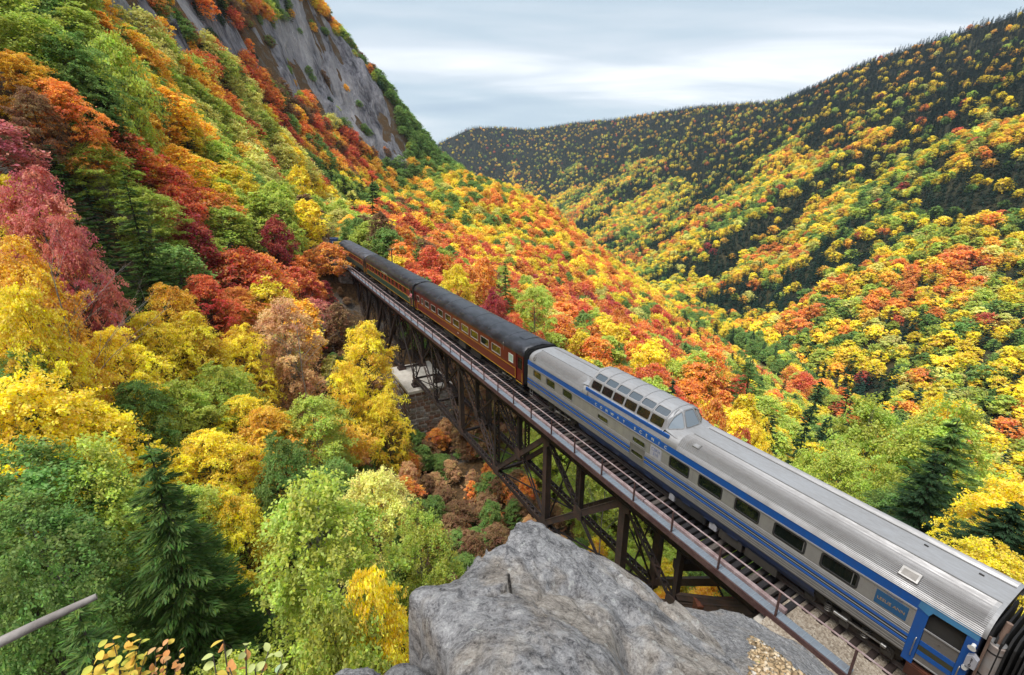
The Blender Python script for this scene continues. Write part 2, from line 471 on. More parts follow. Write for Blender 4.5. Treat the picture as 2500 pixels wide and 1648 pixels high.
def smooth_rows(A, k=3):
    for _ in range(k): A[1:-1] = A[1:-1] * .5 + (A[:-2] + A[2:]) * .25
    return A
CR, FL = smooth_rows(CR, 3), smooth_rows(FL, 4)
def opp_surface(a, b):
    """a in 0..1 along the valley, b in 0..1 up the slope (to 1.25 behind the crest)"""
    t = a * 160
    c = np.stack([np.interp(t, np.arange(161), CR[:, k]) for k in range(3)], -1)
    f = np.stack([np.interp(t, np.arange(161), FL[:, k]) for k in range(2)], -1)
    x = f[..., 0] + (c[..., 0] - f[..., 0]) * b; y = f[..., 1] + (c[..., 1] - f[..., 1]) * b
    bb = np.clip(b, 0, 1)
    g = .80 * bb + .2 * bb * bb
    g = np.where(bb < .10, bb * bb * 4.1 + bb * .41, g)
    z = FLOOR + (c[..., 2] - FLOOR) * g - np.clip(b - 1, 0, None) * 500
    k = np.clip(bb * 8, 0, 1) * np.clip((1 - bb) * 8, 0, 1)
    gul = fbm(t * .13, b * 2.2, 21, 3) * 15 + fbm(x / 60, y / 60, 5, 3) * 4
    return x, y, z + gul * k
_a, _b = np.meshgrid(np.linspace(0, 1, 260), np.linspace(-.0, 1.12, 100), indexing='ij')
ox, oy, oz = opp_surface(_a, _b)
oidx = np.arange(ox.size).reshape(ox.shape)
oq = np.stack([oidx[:-1, :-1], oidx[1:, :-1], oidx[1:, 1:], oidx[:-1, 1:]], -1).reshape(-1, 4)
MAT_FAR = NT('far_slope_floor'); _n = MAT_FAR.noise(MAT_FAR.coord('Object'), .06, 5, .6); MAT_FAR = MAT_FAR.bsdf(MAT_FAR.ramp(_n, [(.35, (.016, .020, .014)), (.6, (.05, .045, .022)), (.72, (.09, .07, .04))]), .95, 0, .1)
ome = mesh_np("far_mountain", np.stack([ox, oy, oz], -1).reshape(-1, 3), oq, [MAT_FAR], True)
tag(link(bpy.data.objects.new("far_mountain", ome)), kind="structure")
# valley floor strip under the road, from the foot of the near slope to the foot of the far mountain
ty = np.linspace(-700, 2000, 120)
mb = MB()
rows = []
for y in ty: rows.append([(float(road_x(y)) - 900 if y > 700 else float(road_x(y)) - 40, float(y), FLOOR - .3), (float(road_x(y)) + 80, float(y), FLOOR - .3)])
vv = [p for r in rows for p in r]
mb.add(vv, [(2 * i, 2 * i + 1, 2 * i + 3, 2 * i + 2) for i in range(len(ty) - 1)])
tag(mb.build("valley_floor", MAT_FLOOR), kind="structure")
# ---------------------------------------------------------------- foliage
def leaf_material(name, inst, trans=.32):
    t = NT(name)
    if inst:
        a = t.node("Attribute", attribute_type='INSTANCER', attribute_name='col'); base = a.outputs['Color']
    else:
        a = t.node("ObjectInfo"); base = a.outputs['Color']
    r = t.node("Attribute", attribute_type='GEOMETRY', attribute_name='rnd')       # x: hue, y: value, z: odd leaves
    sp = t.node("SeparateXYZ"); t.l.new(r.outputs['Vector'], sp.inputs[0])
    hs = t.node("HueSaturation")
    t.put(hs.inputs['Hue'], t.math('ADD', t.math('MULTIPLY', sp.outputs[0], .066), .470))
    t.put(hs.inputs['Value'], t.math('ADD', t.math('MULTIPLY', sp.outputs[1], .40 if inst else .70), .78 if inst else .63))
    t.put(hs.inputs['Saturation'], t.math('SUBTRACT', 1.04, t.math('MULTIPLY', sp.outputs[2], .22)))
    t.put(hs.inputs['Color'], base)
    d = t.node("BsdfDiffuse"); t.put(d.inputs[0], hs.outputs[0])
    tr = t.node("BsdfTranslucent"); t.put(tr.inputs[0], t.mix(1.0, hs.outputs[0], (trans, trans, trans, 1), 'MULTIPLY'))
    m = t.node("AddShader")
    t.l.new(d.outputs[0], m.inputs[0]); t.l.new(tr.outputs[0], m.inputs[1]); t.l.new(m.outputs[0], t.out.inputs[0])
    return t.mat

def bark_material(name, c0, c1):
    t = NT(name); v = t.coord('Object', scale=(1, 1, .3))
    n = t.noise(v, 9, 5, .65)
    return t.bsdf(t.ramp(n, [(.35, c0), (.65, c1)]), .9, 0, .2, bump=n, strength=.4, dist=.03)

MAT_LEAF, MAT_LEAF_I = leaf_material("leaf", False, .55), leaf_material("leaf_forest", True, .55)
MAT_NEEDLE, MAT_NEEDLE_I = leaf_material("needle", False, .12), leaf_material("needle_forest", True, .12)
MAT_BARK = bark_material("bark", (.035, .028, .022), (.13, .11, .095))
MAT_BIRCH = bark_material("pale_bark", (.16, .14, .12), (.42, .39, .36))
MAT_DEAD = bark_material("dead_wood", (.17, .15, .14), (.38, .35, .33))

def quads_from(c, ax, ay):
    """quads centred at c with half axes ax, ay, all (n,3)"""
    v = np.stack([c - ax - ay * .15, c - ay, c + ax * 1.1, c + ay], 1).reshape(-1, 3)      # a kite, like a leaf
    f = np.arange(len(v)).reshape(-1, 4)
    return v, f

def foliage_mesh(name, c, ax, ay, rng, mat, tint=None):
    v, f = quads_from(c, ax, ay)
    me = mesh_np(name, v, f, mat)
    n = len(me.polygons)
    at_ = me.attributes.new('rnd', 'FLOAT_VECTOR', 'FACE')
    r = rng.random((n, 3))
    if tint is not None:
        r[:, 0] = np.clip(.5 + (r[:, 0] - .5) * .7 + tint[:n], 0, 1); r[:, 1] = np.clip(r[:, 1] * .7 + .15 + tint[:n][::-1] * .0 + np.roll(tint, 7)[:n] * .6, 0, 1)
    at_.data.foreach_set('vector', r.astype(np.float32).ravel())
    return me

def unit(a): return a / (np.linalg.norm(a, axis=-1, keepdims=True) + 1e-9)

def broadleaf(name, seed, h, rad, sprays, per, leaf, mat, bark, base=.22, flat=.28, limb_n=4, style=0, tight=.13, spread=1.0):
    """returns (crown mesh, trunk mesh): leaves in layered sprays at the ends of real limbs"""
    rng = np.random.default_rng(seed)
    t = (np.arange(sprays) + rng.random(sprays)) / sprays
    hz = base + (1 - base) * t ** .9                                       # height fraction
    u = np.clip((hz - base) / (1 - base), 0, 1)
    prof = np.sin(np.pi * np.clip(u * .84 + .15, 0, 1)) ** .7
    if style == 1: prof = np.clip(1.12 - u, .08, 1) ** .75                 # pointed young crown
    if style == 2: prof = prof * (.6 + .4 * u)                             # vase
    th = np.arange(sprays) * 2.399963 + rng.normal(0, .5, sprays)
    lob = 1 + .20 * np.sin(th * 2 + seed) + .22 * np.sin(th * 3 + hz * 7 + seed * 2) + .16 * np.sin(th * 5 - hz * 15 + seed * 3)
    rr = rad * prof * np.clip(lob, .45, 1.4) * (.22 + .78 * rng.random(sprays) ** .42)
    C = np.stack([rr * np.cos(th), rr * np.sin(th), hz * h], 1)
    C[:, 2] += rng.normal(0, .022 * h, sprays)
    lean = rng.normal(0, .05 * h, 2); C[:, :2] += lean * hz[:, None]
    k = rng.poisson(per * (.55 + .9 * rng.random(sprays))) + 3
    ids = np.repeat(np.arange(sprays), k); N = len(ids)
    sr = rad * (.17 + .17 * rng.random(sprays)) * (1.12 if style != 1 else .8) * spread
    q = sr[ids] * rng.random(N) ** .62
    nf = 6; out = np.stack([np.cos(th), np.sin(th)], 1)
    fa = th[:, None] + rng.normal(0, 1.15, (sprays, nf))                   # twigs fan outwards from the limb tip
    fl = .55 + .6 * rng.random((sprays, nf)); fp = rng.normal(0, .22, (sprays, nf)) - .10
    pi_ = rng.integers(0, nf, N); pick = fa[ids, pi_]; ql = q * fl[ids, pi_] * 1.25
    wob = rng.normal(0, tight, (N, 3)) * sr[ids][:, None]
    loc = np.stack([np.cos(pick) * ql, np.sin(pick) * ql, ql * fp[ids, pi_]], 1)
    loc[:, :2] += wob[:, :2] * 1.15; loc[:, 2] += wob[:, 2] * flat * 3.0 - ql * ql / (sr[ids] + .1) * .22
    c = C[ids] + loc
    nrm = unit(np.stack([rng.normal(0, .55, N) + out[ids, 0] * .30, rng.normal(0, .55, N) + out[ids, 1] * .30, np.ones(N)], 1))
    d = unit(np.cross(nrm, unit(rng.normal(0, 1, (N, 3)))))
    e = np.cross(nrm, d)
    s = leaf * (.65 + .7 * rng.random(N))
    tint = (rng.normal(0, .22, sprays))[ids]
    crown = foliage_mesh(name + "_crown", c, d * (s * .62)[:, None], e * (s * .42)[:, None], rng, mat, tint)
    # trunk and limbs
    mb = MB(); top = h * .86; r0 = h * .017 + .03
    tp = [(lean[0] * z / h + .1 * math.sin(z * .5 + seed), lean[1] * z / h + .1 * math.cos(z * .6 + seed), z) for z in np.linspace(-1.2, top, 7)]
    mb.tube(tp, [r0 * (1.25 if i == 0 else 1) * (1 - .85 * i / 6) + .008 for i in range(7)], 6)
    step = max(1, int(sprays / max(limb_n, 1) / 14))
    for i in range(0, sprays, step):
        zz = max(h * .12, C[i, 2] - (.28 + .3 * rng.random()) * math.hypot(C[i, 0], C[i, 1]) - .05 * h)
        f = min(zz / h, .85); b = np.array([lean[0] * f, lean[1] * f, f * h])
        m = b * .45 + C[i] * .55; m[2] -= .03 * h * rng.random()
        rb = r0 * .34 * (1 - f * .7)
        mb.tube([b, m, C[i]], [rb, rb * .6, rb * .16], 3, False)
    trunk = mb.build(name + "_trunk", bark, None, fix=False); me = trunk.data; bpy.data.objects.remove(trunk)
    return crown, me

def conifer(name, seed, h, rad, whorls, arms, per, nl, nw, mat, bark, open_=0.0, base=.06, power=.85):
    rng = np.random.default_rng(seed)
    cs, axs, ays, mb = [], [], [], MB()
    r0 = h * .013 + .03
    mb.tube([(0, 0, -1), (0, 0, h * .5), (0, 0, h)], [r0 * 1.2, r0 * .6, .012], 6)
    for w in range(whorls):
        f = base + (1 - base) * (w / whorls) ** .92
        na = max(3, int(arms * (1 - .45 * f)))
        for k in range(na):
            if rng.random() < open_: continue
            th = 2 * np.pi * (k + rng.random() * .8) / na + w * 1.9
            L = rad * (1 - f) ** power * (.72 + .42 * rng.random()) + .10
            z0 = f * h + rng.normal(0, .012 * h)
            d = np.array([math.cos(th), math.sin(th)]); p = np.array([-d[1], d[0]])
            n = max(3, int(per * (L / rad) ** .7 * (.8 + .4 * rng.random())))
            u = rng.random(n) ** .75
            side = (rng.random(n) * 2 - 1) * L * .36 * (1 - u * .72) * (.3 + .7 * np.minimum(1, u * 4))
            dr = .22 + .16 * (1 - f)
            zc = z0 - dr * L * u + .16 * L * u ** 2.5 - np.abs(side) * .18 + rng.normal(0, .018, n) * h * .12
            c = np.stack([d[0] * L * u + p[0] * side, d[1] * L * u + p[1] * side, zc], 1)
            sg = np.sign(side)[:, None]
            dirv = unit(np.concatenate([d[None] * (.75 + .2 * rng.random((n, 1))) + p[None] * sg * (.55 * rng.random((n, 1)) + .1), -.22 + .3 * rng.random((n, 1))], 1))
            nr = unit(np.stack([rng.normal(0, .35, n), rng.normal(0, .35, n), np.ones(n)], 1))
            e = unit(np.cross(nr, dirv))
            s = (.7 + .6 * rng.random(n))[:, None]
            cs.append(c); axs.append(dirv * nl * .5 * s); ays.append(e * nw * .5 * s)
            if rng.random() < .5:
                mb.tube([(0, 0, z0), (d[0] * L * .8, d[1] * L * .8, z0 - dr * L * .72)], [r0 * .22 * (1 - f) + .008, .006], 3, False)
    c, ax, ay = np.concatenate(cs), np.concatenate(axs), np.concatenate(ays)
    crown = foliage_mesh(name + "_crown", c, ax, ay, rng, mat)
    trunk = mb.build(name + "_trunk", bark, None, fix=False); me = trunk.data; bpy.data.objects.remove(trunk)
    return crown, me

# prototypes: (crown, trunk) normalised to their own height
PROTO = {
    'A': [broadleaf("maple", 11, 11, 3.7, 165, 235, .135, MAT_LEAF, MAT_BARK, flat=.26, tight=.085), broadleaf("birch", 12, 11.5, 3.1, 165, 215, .110, MAT_LEAF, MAT_BIRCH, style=2, flat=.45, tight=.085),
          broadleaf("maple", 13, 10, 4.0, 160, 235, .130, MAT_LEAF, MAT_BARK, flat=.16, tight=.08)],
    'B': [broadleaf("maple", 21, 10, 3.6, 140, 72, .25, MAT_LEAF, MAT_BARK), broadleaf("maple", 22, 9, 3.9, 150, 70, .25, MAT_LEAF, MAT_BARK, flat=.22),
          broadleaf("birch", 23, 11, 3.0, 130, 72, .23, MAT_LEAF, MAT_BIRCH, style=2, flat=.5), broadleaf("maple", 24, 10, 3.2, 130, 70, .24, MAT_LEAF, MAT_BARK, style=1)],
    'C': [broadleaf("maple", 31, 9.5, 3.8, 84, 34, .46, MAT_LEAF, MAT_BARK, limb_n=1, tight=.2, spread=1.25), broadleaf("maple", 32, 9, 4.1, 88, 34, .46, MAT_LEAF, MAT_BARK, limb_n=1, tight=.2, spread=1.25),
          broadleaf("birch", 33, 10.5, 3.2, 80, 34, .42, MAT_LEAF, MAT_BIRCH, style=2, limb_n=1, tight=.2, spread=1.2)],
    'SA': [conifer("spruce", 41, 13, 3.6, 36, 12, 170, .26, .050, MAT_NEEDLE, MAT_BARK), conifer("spruce", 42, 12, 3.2, 34, 11, 160, .26, .050, MAT_NEEDLE, MAT_BARK, .12)],
    'SB': [conifer("spruce", 43, 12, 2.7, 24, 8, 26, .62, .2, MAT_NEEDLE, MAT_BARK), conifer("spruce", 44, 13, 3.0, 24, 9, 26, .62, .2, MAT_NEEDLE, MAT_BARK, .1)],
    'P': [conifer("pine", 45, 17, 4.2, 15, 6, 120, .42, .12, MAT_NEEDLE, MAT_BARK, .22, .34, .55)],
}
def inst_copy(me, mat):
    m = me.copy(); m.materials.clear(); m.materials.append(mat); return m
FAR_LEAF = [broadleaf("far_maple", 51 + i, 9, (3.9, 4.3, 3.4)[i], 56, 16, .80, MAT_LEAF_I, MAT_BARK, limb_n=1, base=.1, tight=.22, spread=1.35)[0] for i in range(3)]
FAR_FIR = [conifer("far_fir", 61 + i, 12, (2.3, 2.7)[i], 13, 6, 5, 1.25, .75, MAT_NEEDLE_I, MAT_BARK, base=.02)[0] for i in range(2)]

PAL = {  # leaf colours (albedo)
    'y': (.64, .50, .024), 'g': (.66, .39, .030), 'o': (.60, .225, .035), 'r': (.52, .115, .040), 'c': (.36, .045, .042), 'k': (.44, .13, .11),
    'l': (.36, .42, .060), 'p': (.54, .51, .13), 'm': (.155, .245, .055), 'b': (.22, .125, .062), 't': (.54, .32, .15),
    'd': (.032, .066, .028), 'e': (.022, .056, .038), 'f': (.085, .150, .032),
}
def plant(kind, x, y, s, c, rz, name, z=None, sz=1.0, tilt=(0, 0)):
    """one tree of its own: an Empty at its foot with its trunk and crown"""
    crown, trunk = kind
    if z is None: z = float(H(x, y))
    r = empty(name, (x, y, z), rz); r.scale = (s, s, s * sz); r.rotation_euler = (tilt[0], tilt[1], rz)
    a = link(bpy.data.objects.new("trunk", trunk), r)
    b = link(bpy.data.objects.new("crown", crown), r)
    b.color = (*c, 1)
    return r

def scatter(name, pts, scl, cols, variant, meshes, label, cat):
    """a far-off wood: thousands of trees instanced on one point cloud"""
    me = bpy.data.meshes.new(name); me.vertices.add(len(pts)); me.vertices.foreach_set('co', np.ascontiguousarray(pts, np.float32).ravel())
    for an, ty, val, fld in (('scl', 'FLOAT_VECTOR', scl, 'vector'), ('col', 'FLOAT_COLOR', cols, 'color'), ('vid', 'INT', variant, 'value'),
                             ('rot', 'FLOAT', np.random.default_rng(5).random(len(pts)) * 6.283, 'value')):
        a = me.attributes.new(an, ty, 'POINT'); a.data.foreach_set(fld, np.ascontiguousarray(val, np.int32 if ty == 'INT' else np.float32).ravel())
    o = link(bpy.data.objects.new(name, me))
    pc = bpy.data.collections.new(name + "_kinds")
    for i, m in enumerate(meshes): pc.objects.link(bpy.data.objects.new("%s_%02d" % (m.name, i), m))
    ng = bpy.data.node_groups.new(name, 'GeometryNodeTree')
    ng.interface.new_socket("Geometry", in_out='INPUT', socket_type='NodeSocketGeometry')
    ng.interface.new_socket("Geometry", in_out='OUTPUT', socket_type='NodeSocketGeometry')
    N, L = ng.nodes, ng.links
    gi, go = N.new("NodeGroupInput"), N.new("NodeGroupOutput")
    ci = N.new("GeometryNodeCollectionInfo"); ci.inputs[0].default_value = pc; ci.inputs['Separate Children'].default_value = True; ci.inputs['Reset Children'].default_value = True
    ip = N.new("GeometryNodeInstanceOnPoints"); ip.inputs['Pick Instance'].default_value = True
    def attr(n, ty):
        a = N.new("GeometryNodeInputNamedAttribute"); a.data_type = ty; a.inputs[0].default_value = n; return a.outputs[0]
    cx = N.new("ShaderNodeCombineXYZ"); L.new(attr('rot', 'FLOAT'), cx.inputs[2])
    L.new(gi.outputs[0], ip.inputs['Points']); L.new(ci.outputs[0], ip.inputs['Instance']); L.new(attr('vid', 'INT'), ip.inputs['Instance Index'])
    L.new(cx.outputs[0], ip.inputs['Rotation']); L.new(attr('scl', 'FLOAT_VECTOR'), ip.inputs['Scale']); L.new(ip.outputs[0], go.inputs[0])
    md = o.modifiers.new("wood", 'NODES'); md.node_group = ng
    return tag(o, label, cat, kind="stuff")

# ---- the wooded slope across the valley
rng = np.random.default_rng(2024)
n_try = 420000
fa, fb = rng.random(n_try), rng.random(n_try)
fa = .05 + fa * .95
fb = .012 + fb * 1.03
fx, fy, fz = opp_surface(fa, fb)
dd = np.hypot(fx, fy)
fr_ = fx / np.maximum(fy, 1)
keep = (fy > 40) & (fr_ < 1.6) & (fr_ > -.36)
# thin the distant part of the sampling to an even spacing
cell = 5.6
key = np.floor(fx / cell).astype(np.int64) * 100003 + np.floor(fy / cell).astype(np.int64)
_, first = np.unique(key, return_index=True); mk = np.zeros(n_try, bool); mk[first] = True
keep &= mk
rx_ = road_x(fy); keep &= (fx - rx_ > 9.5) | (fy > 1500)
fa, fb, fx, fy, fz = fa[keep], fb[keep], fx[keep], fy[keep], fz[keep]
nn = len(fx)
drift = fbm(fa * 34 + fb * 3, fb * 4.0, 71, 4) * .42 + fbm(fx / 48, fy / 48, 73, 3) * .26
pc_ = .10 + fb * 1.05 + drift + np.clip(fa - .6, 0, 1) * 1.2
pf = np.clip((pc_ - .04) / .50, .14, .94)
isfir = rng.random(nn) < pf
tone = rng.random(nn) * .75 + .12 + fbm(fx / 75, fy / 75, 77, 3) * .30 + np.clip(fb, 0, 1) * .18
colr = np.zeros((nn, 4)); colr[:, 3] = 1
def put(mask, c): colr[mask, :3] = np.array(PAL[c])
put(tone < 9, 'g'); put(tone < .84, 'y'); put(tone < .52, 'p'); put(tone < .45, 'l'); put(tone < .28, 'm')
red = rng.random(nn); orr = fbm(fx / 60, fy / 60, 79, 2)
put((red < .05) | ((orr > .42) & (red < .6) & (fb < .24)), 'o'); put(red < .022, 'r'); put(red < .008, 'c')
colr[isfir, :3] = np.array(PAL['e']) * (.75 + .7 * rng.random((isfir.sum(), 1)))
colr[:, :3] *= (.75 + .45 * rng.random((nn, 1)))
sc = .62 + .62 * rng.random(nn) ** 1.4
P3 = np.stack([fx, fy, fz - .6], 1)
for nm, msk, mm, lb in (("broadleaf_wood", ~isfir, FAR_LEAF, "golden and orange broadleaf wood covering the mountainside across the valley"),
                        ("evergreen_wood", isfir, FAR_FIR, "dark evergreen wood on the mountainside across the valley")):
    k = msk.sum(); s3 = np.stack([sc[msk] * 1.12, sc[msk] * 1.12, sc[msk] * (1.0 if mm is FAR_LEAF else 1.0)], 1)
    if mm is FAR_FIR: s3[:, 2] *= .85 + .5 * rng.random(k)
    scatter(nm, P3[msk], s3, colr[msk], rng.integers(0, len(mm), k), mm, lb, "forest")
print("far trees", nn, "fir", int(isfir.sum()))
# ---------------------------------------------------------------- woods on the near slopes
# what grows where on the two near slopes: x, y and the colours met there
PATCH = """
-67,73,lm -72,85,lm -88,114,ml -137,253,od -149,323,od -144,373,gm -54,57,go -66,76,m -70,89,ml -93,130,lg -105,166,lg -140,296,b -140,353,md
-51,52,og -53,59,od -64,79,md -67,91,yg -94,144,lp -107,188,ro -126,259,roc -131,323,orb -122,377,ob -48,48,ld -49,54,od -50,61,lr -60,80,rgl
-63,94,gy -88,152,lp -102,204,pl -118,284,gom -116,349,rog -98,392,m -73,442,m -46,45,kc -46,49,d -47,55,lm -48,63,lr -54,78,ro -55,93,yl -80,157,lp
-94,221,yp -97,284,lmd -93,364,gm -66,386,mlg -34,399,myg -43,41,ky -44,45,d -44,50,dl -44,56,dm -45,64,rc -47,77,lp -45,86,lo -41,93,yl -38,108,mb
-60,228,or -47,268,royg -26,295,ymg 0,324,ymo 31,359,oy -40,37,yg -41,41,db -41,45,bg -40,50,bg -40,55,ml -39,63,oro -40,74,or -36,79,orc -32,88,yb
-25,93,yrl -18,101,or -19,211,roy 0,248,ryo 25,283,yor 57,315,yo -36,33,yd -37,36,b -37,40,yg -37,45,yg -36,48,ro -34,53,oy -33,59,og -30,64,rco
-26,70,bo -21,76,oyl -14,78,ym -8,92,yo 0,105,cro 13,139,rlo 45,240,rco 73,262,yrm 164,443,oym 207,446,yo 243,437,yo 290,446,yo -34,30,mb -33,32,yg
-34,35,y -34,39,yl -33,43,yl -31,47,yo -29,51,gbt -27,56,ypl -23,61,yl -18,62,b -12,64,b -6,67,b 0,70,oc 7,76,oc 16,83,yol 29,100,roy 84,220,rom
122,256,oymd 181,316,md 211,316,ylm 248,324,yom 271,315,yo 304,318,ym 336,320,ylo 365,318,ylo -31,26,y -30,28,yg -29,30,ml -29,33,yl -29,37,ly
-28,41,oy -26,45,g -24,48,ly -22,55,yl -17,57,b -11,57,b -6,58,b 0,60,l 6,64,l 13,67,lo 21,72,ol 31,78,ory 42,84,rol 122,207,ldm 170,247,rlo
198,251,loy 220,248,mol 244,248,ylo 273,252,yol 293,248,yom -28,23,gy -27,24,y -26,26,yl -26,28,gy -25,30,y -23,33,yg -22,36,yl -20,39,ml -18,44,yg
-14,47,bo -10,49,bo -5,49,ob 0,48,l 5,52,l 11,54,l 17,56,l 24,59,l 33,65,lry 41,67,ydl 52,73,dyl 156,192,ly 178,195,lyo 205,202,mly 224,200,dm
241,198,ly -26,21,m -25,22,md -25,23,md -23,25,d -23,27,yl -21,28,yg -19,30,ml -17,33,ml -15,35,ly -12,38,y -8,40,bo -4,42,ob 0,40,ob 4,39,l 8,40,l
14,44,l 19,46,l 26,50,l 34,54,l 42,57,ly 50,59,ly 137,145,l 18,17,ld 19,16,d 20,16,yd -25,19,m -24,20,d -23,21,d -22,22,d -20,23,dm -19,25,y -17,26,l
-15,27,l -13,29,yl -10,30,l -7,32,o -4,34,oy 0,34,y 4,33,y 7,31,l 10,29,l 14,31,l 18,33,l 24,37,l 31,41,l 39,45,m 18,19,ml 18,17,m 19,16,d 20,15,dy
-23,17,m -23,18,d -22,19,d -20,20,d -19,21,dm -17,22,m -16,23,l -14,24,lm -11,26,ly -9,27,l -6,27,y -3,28,y 0,28,y 3,28,y 6,25,y 17,19,m 18,18,m
19,17,m 19,16,d 20,15,dy -21,15,mg -20,16,d -20,17,d -19,18,d -18,19,d -16,19,l -14,20,l -13,22,yl -10,22,yl -8,23,gy 18,17,m 19,16,m 20,15,dm
20,15,yd -20,14,dm -18,14,d -18,15,gm -17,16,d -16,17,m -15,18,m -14,19,ly -11,19,y -9,19,y -7,20,y -18,12,dm -17,12,d -16,12,gm -15,13,d -14,14,m
-13,15,m -12,16,ly -10,16,y -9,17,y -6,17,y
""".split()
_pp = [q.split(',') for q in PATCH]
PX_, PY_ = np.array([float(q[0]) for q in _pp]), np.array([float(q[1]) for q in _pp])
PCODE = [q[2] for q in _pp]

def seen(x, y, z):
    """where a point falls in the survey photograph (2500 x 1648), and its depth"""
    zz = z - CAMZ; f = y * math.cos(TILT) - zz * math.sin(TILT); u = y * math.sin(TILT) + zz * math.cos(TILT)
    f = np.maximum(f, .01)
    return 1250 + FPX * x / f, 824 - FPX * u / f, f

def code_at(x, y, r):
    d = np.hypot(PX_ - x, PY_ - y) / (np.hypot(PX_, PY_) + 8) * (1 + .18 * r.standard_normal(len(PX_)))
    c = PCODE[int(np.argmin(d))]
    if r.random() < .13 and len(c) > 1: return 'llmmpyg'[int(r.integers(0, 7))]
    return c[min(int(r.random() ** 1.2 * len(c)), len(c) - 1)]

# sight line kept open past the trestle: crowns left of it stay left of this edge
EDGE_Y = [-400, 300, 470, 560, 640, 700, 760, 850, 950, 1010, 1080, 1140, 1200, 1260, 1320, 1400, 1700]
EDGE_X = [1300, 1300, 900, 805, 815, 845, 880, 925, 955, 960, 940, 985, 1060, 1110, 1170, 1100, 1100]
CLIFF_BARE = [[at(*q)[:2] for q in ((205, -10, 165), (330, 85, 181), (400, 142, 196), (455, 165, 207), (560, 172, 271), (650, 218, 316), (750, 270, 351), (850, 330, 379),
               (920, 398, 393), (1000, 418, 403), (992, 380, 417), (958, 275, 425), (925, 205, 437), (860, 150, 436), (800, 105, 425), (700, 55, 384), (620, 20, 350), (540, -40, 295), (400, -60, 245))]]
# half-wooded ledges inside the cliff
CLIFF_TREES = [(455, 95, 222), (480, 110, 228), (500, 125, 232), (440, 80, 225), (520, 90, 262), (540, 150, 262), (430, 45, 228), (395, 40, 215), (410, 20, 225),
               (600, 60, 335), (640, 70, 350), (680, 75, 378), (720, 95, 388), (760, 110, 402), (800, 115, 414), (840, 140, 428), (870, 165, 432), (895, 190, 436),
               (560, 30, 310), (590, 20, 335), (625, 35, 352), (655, 45, 368), (540, 15, 300), (510, 0, 285), (700, 190, 362), (760, 200, 378), (720, 245, 352),
               (820, 290, 382), (875, 250, 405), (900, 330, 398), (940, 380, 400), (850, 210, 404), (780, 170, 392), (660, 170, 345), (610, 150, 318), (915, 235, 430)]

r2 = np.random.default_rng(77)
cand = []
# denser, smaller spacing close to the viewer; a jittered grid in plan
def jgrid(x0, x1, y0, y1, st):
    xs, ys = np.meshgrid(np.arange(x0, x1, st), np.arange(y0, y1, st))
    xs = xs.ravel() + (r2.random(xs.size) - .5) * st * .9; ys = ys.ravel() + (r2.random(ys.size) - .5) * st * .9
    return xs, ys
xs, ys = jgrid(-330, 192, 2, 560, 4.7)
zs = H(xs, ys)
S_, D_ = track_sd(xs, ys)
dist_ = np.hypot(xs, ys)
bare = inpoly(xs, ys, CLIFF_BARE[0])
ok = (np.abs(D_) > 5.2) & ~bare & (ys > np.abs(xs) * .62 - 8) & (dist_ > 13)
ok &= ~((knob(xs, ys) > zs - .1))
ok &= (np.abs(xs - road_x(ys)) > 8.5) & ~((ys > 372) & (ys < 452) & (xs > road_x(ys) - 34) & (xs < road_x(ys)))
ok &= ~((D_ < 0) & (D_ > -8) & (S_ > 5) & (S_ < 100))                     # beside the trestle only scrub
ok &= ~((D_ < 0) & (S_ < 14) & (D_ > -16))
xs, ys, zs, S_, D_, dist_ = (a[ok] for a in (xs, ys, zs, S_, D_, dist_))
px_, py_, dep = seen(xs, ys, zs + 6.5)
inview = (px_ > -260) & (px_ < 2760) & (py_ > -160) & (py_ < 2100)
xs, ys, zs, S_, D_, dist_, px_, py_, dep = (a[inview] for a in (xs, ys, zs, S_, D_, dist_, px_, py_, dep))

COLNAME = {'y': 'yellow', 'g': 'gold', 'o': 'orange', 'r': 'scarlet', 'c': 'crimson', 'k': 'dusky pink', 'l': 'lime green', 'p': 'pale yellow', 'm': 'green',
           'b': 'brown', 't': 'tan', 'd': 'dark green', 'e': 'blackish green', 'f': 'mid green'}
TREES = []       # (root object, kind word, colour word, place, px)
def place_of(x, y):
    s, d = (float(v) for v in track_sd(x, y))
    if d < 0:
        if s < 22: return "below the lookout rock"
        if s < 40: return "low on the left slope"
        if s < 62: return "on the left slope opposite the stone pier"
        if s < 100: return "left of the trestle's far end"
        if s < 190: return "left beyond the trestle"
        return "on the slope beneath the grey cliff"
    if s < 14: return "behind the dome car's near half"
    if s < 30: return "behind the dome car's far half"
    if s < 57: return "behind the maroon coach"
    if s < 100: return "behind the green coach"
    return "below the distant railway bend"

def own_tree(fam, x, y, s, letter, kindword, sz=1.0, z=None, tone=None, variant=None, wide=None):
    k = PROTO[fam]; v = int(r2.integers(0, len(k))) if variant is None else variant
    c = np.array(PAL[letter]) * (tone if tone else .85 + .3 * r2.random())
    name = {'spruce': 'spruce_tree', 'pine': 'pine_tree', 'birch': 'birch_tree', 'maple': 'maple_tree'}[kindword]
    o = plant(k[v], x, y, s, tuple(np.clip(c, 0, .8)), float(r2.random() * 6.28), name, z, sz, (r2.normal(0, .03), r2.normal(0, .03)))
    if wide: o.scale = (wide, wide, s * sz)
    q = seen(x, y, o.location[2] + 6)
    TREES.append((o, kindword, COLNAME[letter], place_of(x, y), float(q[0]), float(q[2])))
    return o

